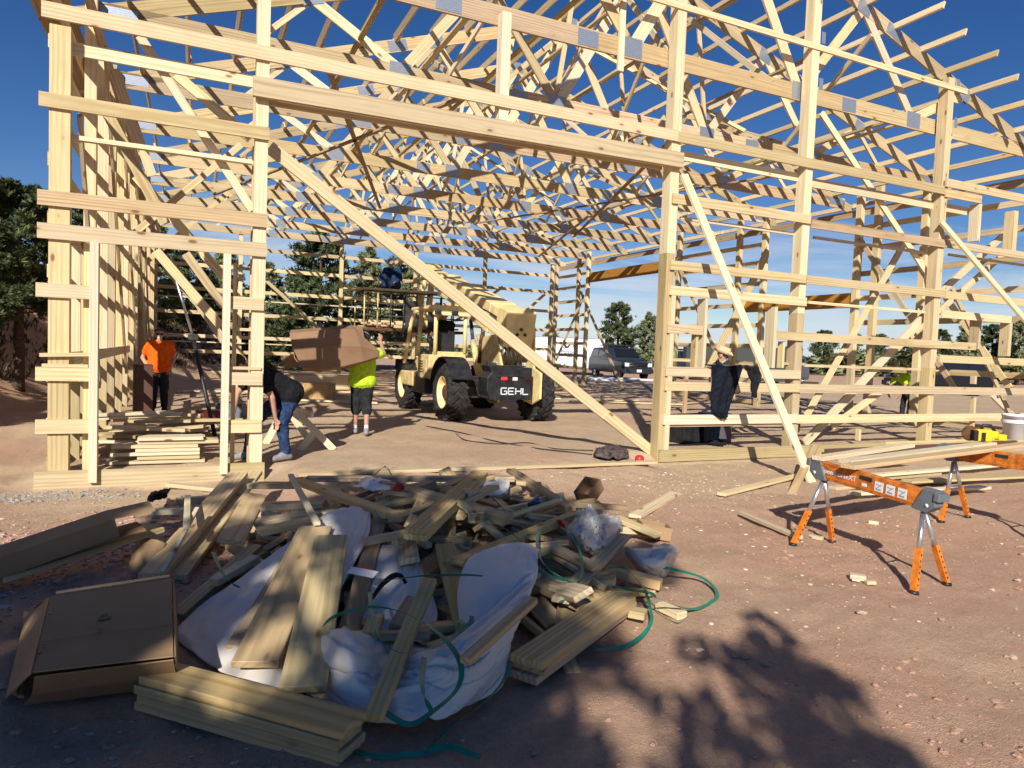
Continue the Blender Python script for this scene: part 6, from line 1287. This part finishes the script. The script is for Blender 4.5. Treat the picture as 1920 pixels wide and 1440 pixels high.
# brush over the bank
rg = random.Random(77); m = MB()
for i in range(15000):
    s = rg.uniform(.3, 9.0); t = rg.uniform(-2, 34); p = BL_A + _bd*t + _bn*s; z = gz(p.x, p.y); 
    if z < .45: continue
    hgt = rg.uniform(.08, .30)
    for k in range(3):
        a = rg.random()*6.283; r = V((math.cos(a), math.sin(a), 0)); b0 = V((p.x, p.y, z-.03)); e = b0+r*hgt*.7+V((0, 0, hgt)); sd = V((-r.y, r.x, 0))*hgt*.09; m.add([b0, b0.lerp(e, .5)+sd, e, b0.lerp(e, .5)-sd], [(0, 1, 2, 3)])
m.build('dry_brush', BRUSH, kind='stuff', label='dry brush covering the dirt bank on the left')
# far wooded skyline
rg = random.Random(79); m = MB()
for i in range(5200):
    a = math.radians(rg.uniform(8, 66)); R0 = rg.uniform(85, 130); x, y = R0*math.sin(a), R0*math.cos(a); hm = 1.2+2.4*max(0, noise.noise(V((a*9, 1, 0)))+.25)+1.6*sstep(.75, 1.05, a); c = V((x, y, .1+hm*rg.random()**.8)); s = rg.uniform(.5, 1.1)
    for k in range(3):
        an = rg.random()*6.283; r = V((math.cos(an), math.sin(an), rg.uniform(-.2, .9)))*s; sd = V((-r.y, r.x, .3))*.5; m.add([c-r*.3, c+sd, c+r, c-sd], [(0, 1, 2, 3)])
m.build('distant_woods', NEEDLE2, kind='stuff', label='low dark line of distant woods on the horizon')
for k, (x, y, sc_, rz) in enumerate(((-8.9, 13.6, .80, .3), (-10.8, 17.2, .85, 2.0), (-7.4, 10.4, .62, 4.0))):
    tree(BIG, (x, y, gz(x, y)-.3), sc_, rz, ('pine left of the frame shading the near end of the bank', 'pine left of the frame shading the far end of the bank', 'pine left of the frame nearest the camera')[k], 'pines left of the picture')
# trees behind the camera whose shade falls over the heap: open crowns of dense needle clumps on long limbs
GAPS = [(585, 1100, 42), (600, 1010, 30), (450, 985, 50), (500, 925, 75), (330, 1350, 22), (70, 1200, 50), (1085, 1140, 45), (1255, 1170, 60), (1040, 1320, 45), (1290, 1290, 60), (700, 1270, 16), (437, 1235, 24), (340, 1285, 26), (545, 1330, 14), (260, 1050, 40), (1180, 1000, 50), (785, 930, 30), (930, 930, 40), (700, 925, 40), (1100, 985, 36), (640, 1150, 18), (830, 1060, 22), (1330, 1240, 40), (1150, 1380, 40), (1420, 1380, 30)]
def spots(poly, n, seed, rmin, rmax):
    rg = random.Random(seed); out = []; x0, x1 = min(p[0] for p in poly), max(p[0] for p in poly); y0, y1 = min(p[1] for p in poly), max(p[1] for p in poly)
    def inside(x, y):
        c = False
        for i in range(len(poly)):
            (xa, ya), (xb, yb) = poly[i], poly[i-1]
            if (ya > y) != (yb > y) and x < (xb-xa)*(y-ya)/(yb-ya)+xa: c = not c
        return c
    G_ = []                                    # even spread on the ground, not on the picture
    while len(out) < n:
        x, y = rg.uniform(x0, x1), y0+(y1-y0)*rg.random()**1.4
        if not inside(x, y): continue
        p = gp(x, y, .12); r = rg.uniform(rmin, rmax)
        if any((p-gp(gx_, gy_, .12)).length < r+.08+gr_*.0034 for gx_, gy_, gr_ in GAPS if gr_): continue
        out.append((p, r))
    return out
def shade_pine(sp, trunk, label, seed, d0=12.5, d1=15.0, nl=.17):
    """one pine whose clumps stand on the sun lines of the shaded patches"""
    rg = random.Random(seed); tr = MB(); cr = MB(); base = V((trunk[0], trunk[1], G0-.1)); cl = [(p+SUN_DIR*rg.uniform(d0, d1), r) for p, r in sp]; top = max(c.z for c, r in cl)+.2
    tr.tube([base, base+V((.05, .02, (top-base.z)*.5)), V((base.x, base.y, top))], [.17, .12, .02], 0, 8)
    for c, r in cl:
        o = V((base.x, base.y, min(top, max(base.z+2.0, c.z-.3*(c-base).xy.length)))); tr.tube([o, o.lerp(c, .5)-V((0, 0, .08)), c], [.035, .024, .010], 0, 5, False)
        for k in range(int(95*(r/.3)**2)+16):
            d = V((rg.gauss(0, 1), rg.gauss(0, 1), rg.gauss(0, .8))); d.normalize(); p = c+d*r*rg.random()**.45; e = p+(d+V((0, 0, .3)))*nl; sd = d.orthogonal().normalized()*.05; cr.add([p, p.lerp(e, .5)+sd, e, p.lerp(e, .5)-sd], [(0, 1, 2, 3)])
    return tree(bake((tr, cr)), (0, 0, 0), 1.0, 0, label, 'pines behind the camera')
def at_sun(x, y, d): q = gp(x, y, 0)+SUN_DIR*d; return (q.x, q.y)
shade_pine(spots([(-120, 1120), (60, 1010), (300, 960), (480, 905), (560, 905), (560, 1460), (-300, 1460)], 62, 3, .18, .36), at_sun(250, 1150, 13.6), 'pine behind the camera shading the large carton and left of the heap', 5)
shade_pine(spots([(-350, 1335), (250, 1300), (330, 1370), (640, 1400), (950, 1380), (1020, 1500), (-400, 1520)], 46, 8, .16, .30), at_sun(300, 1400, 12.6), 'pine behind the camera shading the dirt nearest the camera', 15, 11.8, 13.2)
shade_pine(spots([(560, 925), (640, 905), (860, 892), (1010, 900), (1140, 960), (1210, 1030), (1260, 1090), (1150, 1200), (1060, 1250), (960, 1460), (560, 1460)], 84, 4, .14, .30), at_sun(860, 1100, 13.6), 'tall pine behind the camera shading the scrap lumber heap', 6)
shade_pine([(gp(x, y, 0), r*.8) for x, y, r in ((1428, 1175, .10), (1440, 1215, .17), (1475, 1235, .20), (1520, 1265, .22), (1555, 1295, .17), (1490, 1290, .22), (1440, 1275, .18), (1400, 1255, .10), (1340, 1225, .09), (1300, 1222, .07), (1450, 1340, .13), (1500, 1375, .12), (1540, 1405, .14), (1590, 1440, .14), (1650, 1470, .14), (1310, 1330, .09), (1325, 1375, .13), (1350, 1425, .16), (1410, 1430, .14), (1260, 1430, .10), (1640, 1390, .07), (1680, 1430, .09), (1720, 1470, .10), (1210, 1320, .08), (1030, 1360, .16), (1000, 1420, .2), (1090, 1440, .16))] , at_sun(1450, 1330, 13.4), 'slim pine behind the camera shading the bare dirt at lower right', 9, 10.5, 11.6, .10)
